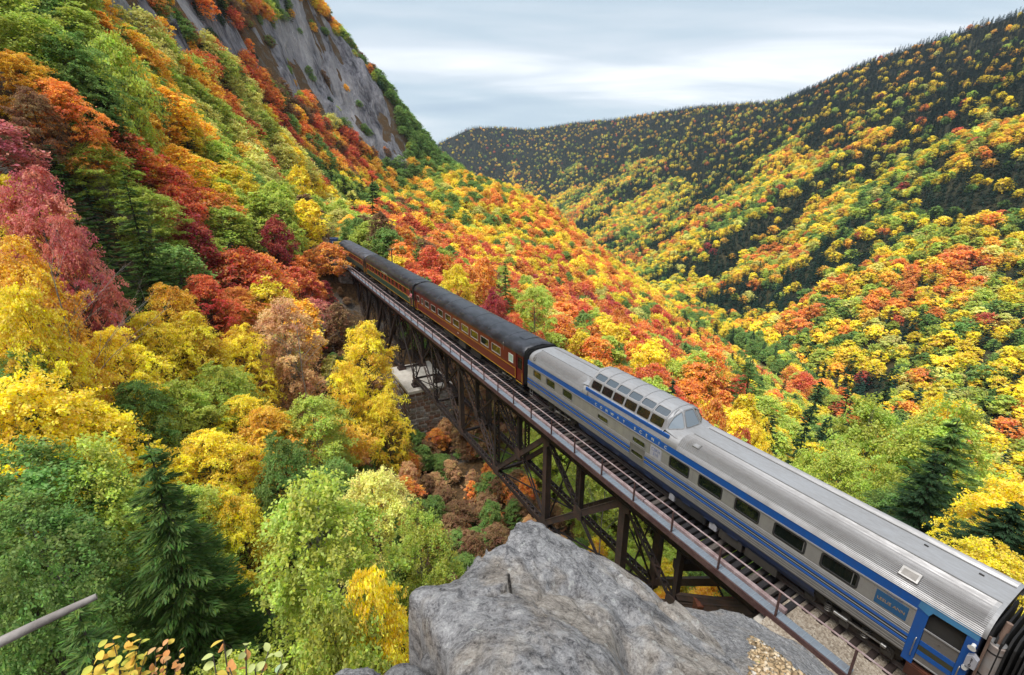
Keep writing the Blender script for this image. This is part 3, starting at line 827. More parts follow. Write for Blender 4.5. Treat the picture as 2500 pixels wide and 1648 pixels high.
def tree_at(px, py, ds, letter, fam, width, variant=None, tone=None, hmin=4.0):
    """a surveyed tree: its tip at bearing px, py, ds metres out; width of the crown in metres"""
    x, y, ztip = at(px, py, ds)
    zg = float(H(x, y)); h = max(ztip - zg, hmin)
    k = PROTO[fam]; v = int(r2.integers(0, len(k))) if variant is None else variant
    v3 = np.empty(len(k[v][0].vertices) * 3, np.float32); k[v][0].vertices.foreach_get('co', v3); v3 = v3.reshape(-1, 3)
    hp, wp = v3[:, 2].max(), np.percentile(np.hypot(v3[:, 0], v3[:, 1]), 97) * 2
    kw = {'SA': 'spruce', 'SB': 'spruce', 'P': 'pine'}.get(fam) or ('birch' if 'birch' in k[v][0].name else 'maple')
    o = own_tree(fam, x, y, h / hp, letter, kw, 1.0, ztip - h, tone, v, width / wp)
    HAND.append((x, y, width * .42))
    return o
HAND = []
SURVEY = [  # px, py of the tip, distance, colour, family, crown width, variant
    (330, 1085, 22, 'f', 'SA', 7.6, 0), (492, 1212, 24, 'f', 'SA', 5.0, 1), (110, 1475, 13.5, 'f', 'SA', 4.6, 1), (215, 545, 53, 'f', 'SA', 7.0, 0), (300, 415, 63, 'f', 'SA', 7.5, 1),
    (150, 385, 58, 'f', 'SA', 6.5, 1), (230, 190, 84, 'd', 'SA', 7, 0), (436, 262, 122, 'd', 'SB', 5, 0), (640, 600, 86, 'f', 'SB', 4.5, 1),
    (950, 1255, 25, 'f', 'SA', 2.4, 0), (420, 1180, 30, 'l', 'A', 5.5, 1),
    (760, 1150, 20, 'l', 'A', 7.5, 1), (800, 1370, 11.5, 'l', 'A', 5.2, 0), (905, 1400, 10.5, 'y', 'A', 3.6, 2), (900, 1130, 29, 'p', 'A', 6.5, 1), (1010, 1230, 24, 'l', 'A', 5.0, 1),
    (680, 1060, 33, 'm', 'A', 6.0, 0), (560, 1180, 30, 'y', 'A', 5.0, 0), (480, 1050, 36, 'y', 'A', 7, 2), (640, 1000, 40, 'g', 'A', 7, 2),
    (880, 780, 57, 'y', 'A', 9.5, 0), (940, 960, 50, 'y', 'A', 6.0, 2), (830, 880, 52, 'y', 'A', 6, 0), (800, 590, 98, 'o', 'B', 9, 1), (780, 720, 78, 'k', 'B', 7, 0), (715, 640, 82, 'r', 'B', 8, 0),
    (630, 610, 78, 'o', 'B', 9, 1), (560, 700, 66, 'o', 'A', 8, 2), (660, 520, 92, 'c', 'B', 7, 0), (480, 670, 62, 'r', 'A', 8, 2), (690, 720, 56, 't', 'A', 8.0, 1), (590, 790, 54, 'y', 'A', 7, 0),
    (450, 760, 52, 'y', 'A', 8, 0), (350, 760, 50, 'y', 'A', 7, 2), (250, 800, 44, 'y', 'A', 7, 2), (380, 690, 56, 'g', 'A', 7, 0), (300, 930, 40, 'm', 'A', 6, 2), (410, 930, 42, 'l', 'A', 7, 0),
    (520, 880, 47, 'l', 'A', 8, 0), (600, 960, 43, 'y', 'A', 7, 2), (750, 960, 42, 'l', 'A', 7, 1), (55, 400, 50, 'k', 'A', 8, 0), (100, 520, 47, 'k', 'A', 5, 2), (30, 570, 42, 'g', 'A', 7, 0), (20, 690, 38, 'y', 'A', 6, 2),
    (30, 850, 36, 'm', 'A', 5.5, 1), (90, 900, 33, 'y', 'A', 9, 2), (180, 960, 35, 'y', 'A', 7, 2), (30, 1060, 28, 'm', 'A', 7, 1), (150, 1080, 27, 'l', 'A', 6, 1), (20, 1200, 24, 'm', 'A', 6, 1), (60, 1330, 19, 'm', 'A', 5, 0),
    (130, 190, 76, 'o', 'A', 9, 2), (40, 120, 78, 'g', 'A', 8, 0), (60, 210, 74, 'b', 'A', 6, 0), (160, 70, 86, 'm', 'A', 11, 0), (60, 10, 86, 'l', 'B', 9, 0), (250, 60, 98, 'l', 'B', 9, 1), (190, 150, 84, 'm', 'A', 8, 0),
    (310, 150, 112, 'm', 'B', 9, 0), (385, 210, 120, 'g', 'B', 10, 2), (290, 120, 118, 'g', 'B', 8, 1), (500, 290, 142, 'g', 'B', 9, 2), (470, 240, 150, 'l', 'B', 9, 0), (420, 350, 100, 'g', 'B', 8, 2), (460, 370, 108, 'y', 'B', 7, 1),
    (280, 310, 84, 'r', 'B', 9, 1), (240, 340, 76, 'l', 'A', 8, 1), (330, 350, 86, 'g', 'B', 7, 2), (420, 400, 88, 'r', 'B', 9, 1), (380, 370, 90, 'o', 'B', 7, 0), (435, 520, 74, 'c', 'B', 8, 0), (430, 440, 84, 'r', 'B', 7, 1), (330, 450, 72, 'l', 'A', 8, 1), (540, 500, 88, 'l', 'B', 10, 2), (480, 570, 76, 'l', 'A', 8, 0),
    (600, 440, 120, 'l', 'B', 9, 2), (530, 400, 118, 'p', 'B', 9, 2), (720, 400, 182, 'y', 'B', 10, 2), (700, 480, 130, 'l', 'B', 10, 2), (760, 470, 150, 'l', 'B', 9, 2), (640, 380, 165, 'p', 'B', 10, 0),
    (895, 432, 205, 'd', 'SB', 9, 0), (862, 475, 185, 'e', 'SB', 7, 1), (838, 488, 180, 'd', 'SB', 7, 0), (878, 530, 172, 'd', 'SB', 4.5, 1), (850, 520, 178, 'e', 'SB', 6, 1),
    # across the line
    (1125, 640, 80, 'y', 'A', 9.5, 0), (1215, 700, 70, 'c', 'A', 7.5, 0), (1300, 690, 80, 'l', 'A', 8.5, 1), (1180, 610, 96, 'o', 'B', 8, 0), (940, 590, 118, 'g', 'B', 7, 3), (1020, 600, 108, 'm', 'B', 6, 0), (1250, 760, 64, 'r', 'A', 6, 2),
    (1330, 800, 58, 'r', 'A', 5, 0), (1240, 640, 92, 'f', 'SB', 5, 0),
    (1850, 853, 96, 'f', 'P', 9, 0), (1905, 1020, 56, 'd', 'SB', 4.2, 0), (1972, 985, 58, 'd', 'SB', 4.5, 1), (1650, 930, 62, 'd', 'SB', 4.5, 0), (2005, 880, 120, 'd', 'SB', 6, 0), (2110, 875, 128, 'd', 'SB', 7, 1), (2170, 900, 118, 'd', 'SB', 6, 0),
    (2345, 1020, 33, 'f', 'SA', 8.6, 1), (2300, 1120, 30, 'd', 'SA', 5.5, 0), (2470, 1230, 25, 'd', 'SA', 5.0, 0), (2430, 1330, 21, 'y', 'A', 4.2, 2), (2490, 1180, 27, 'y', 'A', 5, 0), (2160, 960, 46, 'l', 'A', 9, 1), (2060, 1080, 40, 'l', 'A', 6.5, 1), (2150, 1110, 37, 'l', 'A', 6, 0),
    (2220, 1180, 32, 'm', 'A', 5, 1), (1960, 1090, 45, 'l', 'A', 6, 0), (1820, 1040, 46, 'r', 'A', 4.6, 0), (1865, 1020, 50, 'y', 'A', 5, 0), (2400, 980, 44, 'l', 'A', 8, 1), (2290, 960, 50, 'y', 'A', 7, 0), (1760, 960, 58, 'o', 'B', 5, 0),
]
for q in SURVEY: tree_at(*q)
hx, hy, hr = (np.array(v) for v in zip(*HAND))

# everything else that grows there: the broadleaf and fir trees that show largest become trees of their own, the rest one wood
rest = []
order = np.argsort(dist_)
n_leaf, n_fir = sum(1 for t in TREES if t[1] in ('maple', 'birch')), sum(1 for t in TREES if t[1] in ('spruce', 'pine'))
for i in order:
    x, y = float(xs[i]), float(ys[i])
    if np.any(np.hypot(hx - x, hy - y) < hr + 1.0): continue
    L = code_at(x, y, r2)
    s = .72 + .42 * r2.random()
    if dist_[i] > 90: s *= 1.12
    left = D_[i] < 0
    if dist_[i] < 34: s *= .72
    if left and S_[i] < 98 and D_[i] > -14: s *= .62
    fir = L in 'de'
    hh = 10 * s * (1.25 if fir else 1); rad = 3.4 * s * (.7 if fir else 1)
    if left and S_[i] < 210:
        bad = False
        for fz in (.25, .6, 1.0):
            qx, qy, qf = seen(x, y, zs[i] + hh * fz)
            lim = np.interp(qy, EDGE_Y, EDGE_X)
            if qx + rad * FPX / qf > lim and D_[i] > -40 and not (zs[i] + hh < -9.5 and S_[i] > 20): bad = True
        if bad: continue
    if left and dist_[i] < 24:
        qx, qy, qf = seen(x, y, zs[i] + hh)
        if qy < 1100: continue
    fam = ('SA' if dist_[i] < 45 else 'SB') if fir else ('A' if dist_[i] < 62 else 'B' if dist_[i] < 150 else 'C')
    if fir and n_fir < 120:
        own_tree(fam, x, y, s, L, 'spruce', .9 + .3 * r2.random()); n_fir += 1
    elif not fir and n_leaf < 300:
        k = int(r2.integers(0, len(PROTO[fam]))); own_tree(fam, x, y, s, L, 'birch' if 'birch' in PROTO[fam][k][0].name else 'maple', .85 + .35 * r2.random(), variant=k); n_leaf += 1
    else:
        rest.append((x, y, float(zs[i]) - .3, s, L, fir, dist_[i]))
for (px, py, ds) in CLIFF_TREES:
    for _ in range(2):
        x, y, _z = at(px + r2.normal(0, 7), py + r2.normal(0, 5), ds)
        rest.append((x, y, float(H(x, y)) - .8, .45 + .35 * r2.random(), 'mmodbgl'[int(r2.integers(0, 7))], False, ds))
scrub = []
for _ in range(900):
    s_, d_ = r2.uniform(9, 100), r2.uniform(-13, 14)
    x, y, _z = tk(s_, d_)
    if 55 < s_ < 66 and abs(d_) < 5: continue
    if 64 < s_ < 90 and -9 < d_ < -2 and r2.random() < .8: continue
    zg = float(H(x, y)); sc_ = r2.uniform(.16, .42)
    if zg + sc_ * 10 > -3 or (d_ > -4 and s_ > 60): continue
    if knob(np.array(x), np.array(y)) > zg - .2: continue
    scrub.append((x, y, zg - .2, sc_, ('bbtmobmb' if s_ > 28 else 'ymlymgmb')[int(r2.integers(0, 7))], False, 50))
WOOD_MID = [inst_copy(PROTO['C'][i][0], MAT_LEAF_I) for i in range(3)]
WOOD_NEAR = [inst_copy(PROTO['B'][i][0], MAT_LEAF_I) for i in range(4)]
WOOD_FIR = [inst_copy(PROTO['SB'][i][0], MAT_NEEDLE_I) for i in range(2)]
def to_wood(name, sel, meshes, label):
    if not sel: return
    P = np.array([q[:3] for q in sel]); s = np.array([q[3] for q in sel]); n = len(sel)
    c = np.array([PAL[q[4]] for q in sel]) * (.8 + .4 * r2.random((n, 1)))
    s3 = np.stack([s, s, s * (.85 + .3 * r2.random(n))], 1)
    scatter(name, P, s3, np.concatenate([c, np.ones((n, 1))], 1), r2.integers(0, len(meshes), n), meshes, label, "scrub" if "scrub" in name else "forest")
to_wood("broadleaf_slope_wood", [q for q in rest if not q[5] and q[6] < 170], WOOD_NEAR, "mixed autumn broadleaf wood on the slopes along the railway")
to_wood("broadleaf_hill_wood", [q for q in rest if not q[5] and q[6] >= 170], WOOD_MID, "mixed autumn broadleaf wood on the hill beyond the trestle and down to the road")
to_wood("evergreen_slope_wood", [q for q in rest if q[5]], WOOD_FIR, "scattered dark evergreens among the autumn trees along the railway")
to_wood("ravine_scrub", scrub, WOOD_NEAR, "low brown and orange scrub filling the ravine under the trestle")
print("own trees", len(TREES), "rest", len(rest))

# a label that singles out each tree
from collections import defaultdict
ORD = ['first', 'second', 'third', 'fourth', 'fifth', 'sixth', 'seventh', 'eighth', 'ninth', 'tenth', 'eleventh', 'twelfth', 'thirteenth', 'fourteenth', 'fifteenth', 'sixteenth', 'seventeenth', 'eighteenth', 'nineteenth', 'twentieth']
def rank(lst, key, words):
    lst.sort(key=key)
    return [words[i] if i < len(words) else None for i in range(len(lst))]
grp = defaultdict(list)
for t in TREES: grp[(t[2], t[1], t[3])].append(t)
SHARED = []
for (cn, kw, pl), lst in grp.items():
    lst.sort(key=lambda t: t[4])
    # split crowded sets into a near, middle and far row first
    rows = [lst]
    if len(lst) > 20:
        byd = sorted(lst, key=lambda t: t[5]); m = -(-len(lst) // 3); rows = [byd[:m], byd[m:2 * m], byd[2 * m:]]
    for ri, row in enumerate(rows):
        row.sort(key=lambda t: t[4])
        for i, t in enumerate(row):
            pre = "" if len(rows) == 1 else ("near-row ", "middle-row ", "back-row ")[ri]
            lb = "%s%s %s %s" % (pre, cn, kw, pl)
            if len(row) > 1: lb += ", " + ORD[min(i, 19)] + " from left"
            tag(t[0], lb, "tree", {'spruce': "evergreens near the railway", 'pine': "evergreens near the railway"}.get(kw, "autumn trees near the railway"))
# ---------------------------------------------------------------- railway: trestle, track bed, pier
LR = tk(0, 0)                                    # foot of the track frame: local x = right of centre line, y = along the line
def rusty(name, c, rust, amount=.5, rough=.75, sc=1.3):
    t = NT(name); v = t.coord('Object')
    a = t.noise(v, sc, 6, .65); b = t.noise(v, sc * 9, 4, .6)
    m = t.math('MULTIPLY', t.ramp(t.math('ADD', t.math('MULTIPLY', a, .7), t.math('MULTIPLY', b, .3)), [(.45, (0, 0, 0)), (.62, (1, 1, 1))]), amount)
    return t.bsdf(t.mix(m, (*c, 1), (*rust, 1)), rough, .1, .4, bump=b, strength=.25, dist=.01)
MAT_IRON = rusty("riveted_iron", (.020, .016, .016), (.070, .036, .026))
MAT_IRON2 = rusty("weathered_iron", (.040, .030, .028), (.105, .055, .042), .6)
MAT_RUST = rusty("heavy_rust", (.06, .022, .014), (.16, .05, .025), .8)
MAT_HAND = rusty("handrail_paint", (.075, .038, .038), (.16, .10, .09), .6)
MAT_GUARD = rusty("guard_timber_top", (.26, .18, .18), (.48, .40, .40), .8, .8, 2.2)
MAT_RAILTOP = rusty("rail_steel", (.16, .14, .135), (.10, .055, .04), .6, .45)
def m_wood(name, a, b, sc=6):
    t = NT(name); v = t.coord('Object', scale=(.25, 3, 3)); n = t.noise(v, sc, 5, .65)
    n2 = t.noise(t.coord('Object'), 14, 3, .6)
    return t.bsdf(t.ramp(t.math('ADD', t.math('MULTIPLY', n, .7), t.math('MULTIPLY', n2, .3)), [(.36, a), (.62, b)]), .8, 0, .35, bump=n, strength=.5, dist=.02)
MAT_TIE = m_wood("creosote_tie", (.008, .0075, .009), (.030, .027, .030))
MAT_TIE2 = m_wood("old_tie", (.016, .011, .010), (.050, .034, .030))
MAT_TIE3 = m_wood("grey_tie", (.04, .034, .03), (.13, .11, .10))
def m_stone(name, stops, sc=2.4, bump=.5):
    t = NT(name); v = t.coord('Object'); n = t.noise(v, sc, 6, .65); n2 = t.noise(v, sc * 7, 4, .6)
    return t.bsdf(t.ramp(t.math('ADD', t.math('MULTIPLY', n, .65), t.math('MULTIPLY', n2, .35)), stops), .9, 0, .25, bump=n2, strength=bump, dist=.03)
MAT_STONE = [m_stone("pier_stone_a", [(.36, (.07, .055, .045)), (.5, (.19, .15, .12)), (.64, (.32, .28, .24))]),
             m_stone("pier_stone_b", [(.36, (.10, .06, .045)), (.5, (.20, .12, .085)), (.66, (.30, .22, .17))]),
             m_stone("pier_stone_c", [(.36, (.10, .095, .09)), (.5, (.25, .23, .21)), (.66, (.42, .40, .37))])]
MAT_MORTAR = m_stone("mortar", [(.35, (.38, .36, .33)), (.65, (.60, .57, .53))], 5, .3)
MAT_CONC = m_stone("pier_concrete", [(.35, (.34, .31, .27)), (.6, (.52, .49, .44)), (.7, (.60, .58, .54))], 1.2, .25)
def m_grating():
    t = NT("grating"); v = t.coord('Object')
    w = t.node("TexWave", wave_type='BANDS', bands_direction='X'); w.inputs['Scale'].default_value = 9.0; t.put(w.inputs['Vector'], v)
    n = t.noise(v, 2.5, 4, .6)
    c = t.mix(t.math('MULTIPLY', w.outputs['Fac'], .55), (.27, .32, .38, 1), (.15, .18, .22, 1))
    c = t.mix(t.math('MULTIPLY', t.ramp(n, [(.5, (0, 0, 0)), (.7, (1, 1, 1))]), .35), c, (.17, .14, .13, 1))
    return t.bsdf(c, .55, .35, .5)
MAT_GRATE = m_grating()
MAT_GRATE_BAR = paint("grating_bar", (.36, .42, .48), .5, .3)
def m_ballast():
    t = NT("ballast"); v = t.coord('Object')
    vo = t.node("TexVoronoi"); vo.inputs['Scale'].default_value = 16; t.put(vo.inputs['Vector'], v)
    c = t.ramp(vo.outputs['Color'], [(.1, (.16, .13, .10)), (.5, (.33, .28, .22)), (.9, (.48, .43, .36))])
    c = t.mix(t.math('MULTIPLY', t.noise(v, 1.1, 4, .6), .5), c, (.20, .15, .11, 1))
    return t.bsdf(c, .9, 0, .3, bump=vo.outputs['Distance'], strength=.8, dist=.05)
MAT_BALLAST = m_ballast()

trestle = tag(empty("railway_trestle", LR, YAW), "long dark iron deck truss railway trestle crossing the wooded ravine", "bridge")

def laced(name, p, q, w, h, flange, n_lace, axis_, mat, parent=trestle, xlace=False):
    """two channels joined by zigzag lacing bars; axis_ is the direction across the pair"""
    mb = MB(); P, Q = Vector(p), Vector(q); a = Vector(axis_).normalized(); d = (Q - P).normalized()
    a = (a - d * a.dot(d)).normalized(); u = d.cross(a).normalized()
    for s in (-1, 1):
        mb.beam(P + a * s * w / 2, Q + a * s * w / 2, flange, h, up=tuple(u) if abs(u.dot(d)) < .9 else (0, 0, 1))
    L = (Q - P).length; n = max(2, n_lace)
    for face in (-1, 1):
        for i in range(n):
            t0, t1 = P + d * (L * i / n), P + d * (L * (i + 1) / n)
            s = 1 if i % 2 else -1
            mb.beam(t0 + a * s * w / 2 + u * face * h * .42, t1 - a * s * w / 2 + u * face * h * .42, .07, .02, up=tuple(u))
            if xlace: mb.beam(t0 - a * s * w / 2 + u * face * (h * .42 - .025), t1 + a * s * w / 2 + u * face * (h * .42 - .025), .07, .02, up=tuple(u))
    return mb.build(name, mat, parent)

def solid(name, p, q, w, h, mat=MAT_IRON, parent=trestle, up=(0, 0, 1), rivets=False):
    """riveted box or plate member with proud flange strips"""
    mb = MB(); mb.beam(p, q, w, h, up)
    P, Q = Vector(p), Vector(q); d = (Q - P).normalized(); U = Vector(up)
    if abs(d.dot(U)) > .98: U = Vector((0, 1, 0))
    a = d.cross(U).normalized(); U = a.cross(d).normalized()
    for s in (-1, 1): mb.beam(P + U * s * h * .46 + d * .004, Q + U * s * h * .46 - d * .004, w * 1.16, h * .1, tuple(U))
    return mb.build(name, mat, parent)

def gusset(d, s, z, sw, sh, mat=MAT_IRON2):
    mb = MB()
    o = [(-sw, -sh * .6), (-sw * .6, -sh), (sw * .6, -sh), (sw, -sh * .6), (sw, sh * .6), (sw * .6, sh), (-sw * .6, sh), (-sw, sh * .6)]
    mb.poly_prism(o, lambda a, b, t: (d + t, s + a, z + b), .03)
    for i in range(4):
        for j in range(5):
            a, b = -sw * .66 + sw * 1.32 * i / 3, -sh * .7 + sh * 1.4 * j / 4
            mb.box(d - .014, d + .0, s + a - .018, s + a + .018, z + b - .018, z + b + .018)
    return mb.build("gusset_plate", mat, trestle)

ZT = -1.42
def truss(s0, s1, n, zb, mid, near_open):
    pan = (s1 - s0) / n; zm = (ZT + zb) / 2 + .15
    for side in (-1, 1):
        d = 1.6 * side; fr = side < 0
        for i in range(n):
            a, b = s0 + i * pan, s0 + (i + 1) * pan
            solid("top_chord", (d, a + .003, ZT), (d, b - .003, ZT), .46, .56)
            if not (near_open and i == 0): laced("bottom_chord", (d, a, zb), (d, b, zb), .44, .42, .05, 13, (1, 0, 0), MAT_IRON, xlace=True)
            J = (d, (a + b) / 2, zm)
            asc = (a + b) / 2 < mid            # near half: heavy diagonal rises towards the viewer
            if asc:
                solid("diagonal", (d, b, zb + .2), (d, a, ZT - .2), .36, .40, MAT_IRON2)
                laced("sub_diagonal", (d + .0, b, ZT - .3), J, .30, .20, .04, 16, (1, 0, 0), MAT_IRON)
                solid("eye_bar", (d, (a + b) / 2, zm), (d, a, zb + .2), .05, .12)
            else:
                laced("diagonal", (d, b, ZT - .2), (d, a, zb + .2), .36, .28, .05, 26, (1, 0, 0), MAT_IRON2)
                solid("sub_diagonal", J, (d, a, ZT - .3), .16, .18)
                solid("eye_bar", (d, (a + b) / 2, zm), (d, b, zb + .2), .05, .12)
            solid("hanger", J, (d, (a + b) / 2, ZT - .25), .30, .26, MAT_IRON)
            if fr: gusset(d - .23, J[1], J[2], .42, .52, MAT_IRON2)
            mbp = MB(); mbp.box(d - .1 * side, d - .75 * side, J[1] - .18, J[1] + .18, ZT - .9, ZT - .3); mbp.build("knee_plate", MAT_IRON, trestle)
        for i in range(n + 1):
            s = s0 + i * pan
            if near_open and i == 0: continue
            if asc_v(s, mid): solid("post", (d, s, zb - .25), (d, s, ZT - .25), .42, .46, MAT_IRON2, up=(1, 0, 0))
            else: laced("post", (d, s, zb - .25), (d, s, ZT - .25), .40, .30, .05, 22, (1, 0, 0), MAT_IRON)
            if fr:
                gusset(d - .25, s, zb + .12, .62, .42); gusset(d - .25, s, ZT - .42, .55, .34)
    for i in range(n + 1):
        s = s0 + i * pan
        solid("floor_beam", (-1.35, s, ZT - .12), (1.35, s, ZT - .12), .30, .60)
        if near_open and i == 0: continue
        solid("lateral_strut", (-1.4, s, zb), (1.4, s, zb), .22, .22)
        solid("sway_brace", (-1.4, s - .03, zb + .3), (1.4, s - .03, ZT - .6), .06, .10); solid("sway_brace", (1.4, s + .04, zb + .3), (-1.4, s + .04, ZT - .6), .06, .10)
        if i < n:
            solid("lateral_brace", (-1.4, s + .2, zb + .02), (1.4, s + pan - .2, zb + .02), .12, .05); solid("lateral_brace", (1.4, s + .2, zb - .05), (-1.4, s + pan - .2, zb - .05), .12, .05)
            solid("top_brace", (-1.4, s + .2, ZT + .1), (1.4, s + pan - .2, ZT + .1), .12, .05)
            solid("floor_beam", (-1.35, s + pan / 2, ZT - .1), (1.35, s + pan / 2, ZT - .1), .26, .5)
def asc_v(s, mid): return abs(s - 24.3) < 1 or abs(s - 40.7) < 1 or abs(s - 16.1) < 1
truss(7.9, 57.1, 6, -9.4, 32.5, True)
truss(64.2, 96.6, 4, -10.3, 88, False)
# short link span over the pier
for side in (-1, 1):
    solid("top_chord", (1.6 * side, 57.11, ZT), (1.6 * side, 64.19, ZT), .46, .56)
    solid("diagonal", (1.6 * side, 57.4, -9.8), (1.6 * side, 63.9, ZT - .3), .14, .16); solid("diagonal", (1.6 * side + .18, 63.9, -9.8), (1.6 * side + .18, 57.4, ZT - .3), .14, .16)
for s in (57.1, 64.2):
    for d in (-1.6, 1.6):
        mb = MB(); mb.box(d - .55, d + .55, s - .55, s + .55, -10.55, -10.25); mb.box(d - .4, d + .4, s - .4, s + .4, -10.25, -9.7)
        mb.build("bearing_shoe", MAT_IRON2, trestle)
# heavy end frame next to the near abutment
solid("end_girder", (-1.9, 10.6, -4.0), (1.9, 8.5, -4.0), .5, .75, MAT_RUST)
solid("end_strut", (-1.5, 12.4, -3.1), (1.5, 10.7, -3.1), .3, .5, MAT_IRON)
solid("end_strut", (-1.6, 11.8, -4.6), (-1.6, 8.3, ZT - .3), .26, .26, MAT_IRON2)

# deck: ties, guard timbers, walkway, handrail
tie_mb = MB(); tie_mb.bbox(-2.1, 2.1, -.125, .125, -.40, -.17, .012)
tie0 = tie_mb.build("tie", MAT_TIE, trestle)
tie_me = [tie0.data] + [tie0.data.copy() for _ in range(2)]
for m_, mt in zip(tie_me[1:], (MAT_TIE2, MAT_TIE3)): m_.materials[0] = mt
rr = random.Random(4)
s = 6.75; first = True
while s < 97.5:
    o = tie0 if first else link(bpy.data.objects.new("tie", tie_me[0] if rr.random() < .66 else tie_me[1 if rr.random() < .75 else 2]), trestle)
    first = False
    o.location = (rr.uniform(-.05, .05), s, rr.uniform(-.012, .006)); o.rotation_euler = (0, 0, rr.uniform(-.012, .012)); s += .40
for side in (-1, 1):
    for k in range(12):
        a = 6.6 + k * 7.6
        mb = MB(); mb.bbox(2.2 * side - .1 + rr.uniform(-.015, .015), 2.2 * side + .1 + rr.uniform(-.015, .015), a, a + 7.57, -.16, .04, .015); mb.build("guard_timber", MAT_GUARD, trestle)
    mb = MB(); mb.beam((2.08 * side, 6.6, -.62), (2.08 * side, 97, -.62), .12, .42); mb.build("deck_stringer", MAT_IRON, trestle)
bar_mb = MB()
for j in range(9): bar_mb.box(-2.66, -2.31, .15 + j * .288 - .008, .15 + j * .288 + .008, -.115, -.098)
k = 0; base_s = 27.54
posts = [base_s + 2.6 * i for i in range(-9, 28)]
pan_mb = MB(); pan_mb.box(-2.67, -2.31, .01, 2.59, -.15, -.115); pan0 = pan_mb.build("walkway_panel", MAT_GRATE, trestle); pan0.location.y = posts[0]
bar0 = bar_mb.build("grating_bars", MAT_GRATE_BAR, pan0)
for s in posts[1:-1]:
    p = link(bpy.data.objects.new("walkway_panel", pan0.data), trestle); p.location.y = s
    link(bpy.data.objects.new("grating_bars", bar0.data), p)
post_mb = MB(); post_mb.beam((-2.66, 0, -.5), (-2.66, 0, 1.06), .07, .07); post_mb.beam((-2.70, .0, -.2), (-2.60, 0, -.2), .16, .02)
post0 = None
for s in posts:
    if s > 97.5: continue
    if post0 is None: post0 = post_mb.build("handrail_post", MAT_HAND, trestle); p = post0
    else: p = link(bpy.data.objects.new("handrail_post", post0.data), trestle)
    p.location.y = s; p.rotation_euler = (0, rr.uniform(-.02, .02), 0)
mb = MB(); mb.tube([(-2.66, 1.5, 1.08), (-2.66, 97.4, 1.08)], .035, 6); mb.build("handrail", MAT_GUARD, trestle)
mb = MB(); mb.beam((-2.70, 1.5, -.30), (-2.70, 97.4, -.30), .05, .32); mb.build("walkway_fascia", MAT_HAND, trestle)
for s in np.arange(8.5, 97, 4.1):
    solid("walkway_bracket", (-1.8, float(s), -.95), (-2.62, float(s), -.42), .08, .12)

# stone pier
pier = tag(empty("stone_pier", tk(60.6, 0, 0), YAW), "granite block pier with pale mortar and concrete cap under the trestle", "pier")
zc = -10.56
mb = MB(); mb.bbox(-3.2, 3.2, -5.0, 5.0, zc - .42, zc, .05); mb.build("cap", MAT_CONC, pier)
def pier_half(z): return 3.0 + (zc - z) * .045, 4.75 + (zc - z) * .045
core = MB(); zb = -20.5
a0, b0 = pier_half(zc - .42); a1, b1 = pier_half(zb)
core.add([(-a0 + .05, -b0 + .05, zc - .421), (a0 - .05, -b0 + .05, zc - .421), (a0 - .05, b0 - .05, zc - .421), (-a0 + .05, b0 - .05, zc - .421),
          (-a1 + .05, -b1 + .05, zb), (a1 - .05, -b1 + .05, zb), (a1 - .05, b1 - .05, zb), (-a1 + .05, b1 - .05, zb)],
         [(0, 1, 2, 3), (0, 4, 5, 1), (1, 5, 6, 2), (2, 6, 7, 3), (3, 7, 4, 0)])
core.build("mortar_core", MAT_MORTAR, pier)
stone_mb = MB(); bv = .12
o8 = [(-.5, -.42), (-.42, -.5), (.42, -.5), (.5, -.42), (.5, .42), (.42, .5), (-.42, .5), (-.5, .42)]
stone_mb.add([(a, 0, b) for a, b in o8] + [(a * .86, -1, b * .84) for a, b in o8], [tuple(range(8, 16))] + [(i, (i + 1) % 8, 8 + (i + 1) % 8, 8 + i) for i in range(8)])
st0 = stone_mb.build("stone", MAT_STONE[0], pier); st_me = [st0.data, st0.data.copy(), st0.data.copy()]
for m_, mt in zip(st_me[1:], MAT_STONE[1:]): m_.materials[0] = mt
bpy.data.objects.remove(st0)
z = zc - .44; row = 0
while z > -19.6:
    hgt = rr.uniform(.46, .62); zm = z - hgt / 2
    ha, hb = pier_half(zm)
    for face in (0, 1):
        half = ha if face == 0 else hb
        x = -half
        while x < half - .1:
            w = rr.uniform(.62, 1.15)
            if half - (x + w) < .45: w = half - x
            o = link(bpy.data.objects.new("stone", rr.choice(st_me)), pier)
            if face == 0: o.location = (x + w / 2, -hb + .06, zm)
            else: o.location = (-ha + .06, x + w / 2, zm); o.rotation_euler = (0, 0, -math.pi / 2)
            o.scale = (w - rr.uniform(.05, .09), rr.uniform(.09, .17), hgt - rr.uniform(.05, .085))
            o.rotation_euler = (0, rr.uniform(-.02, .02), o.rotation_euler[2])
            x += w
    z -= hgt; row += 1

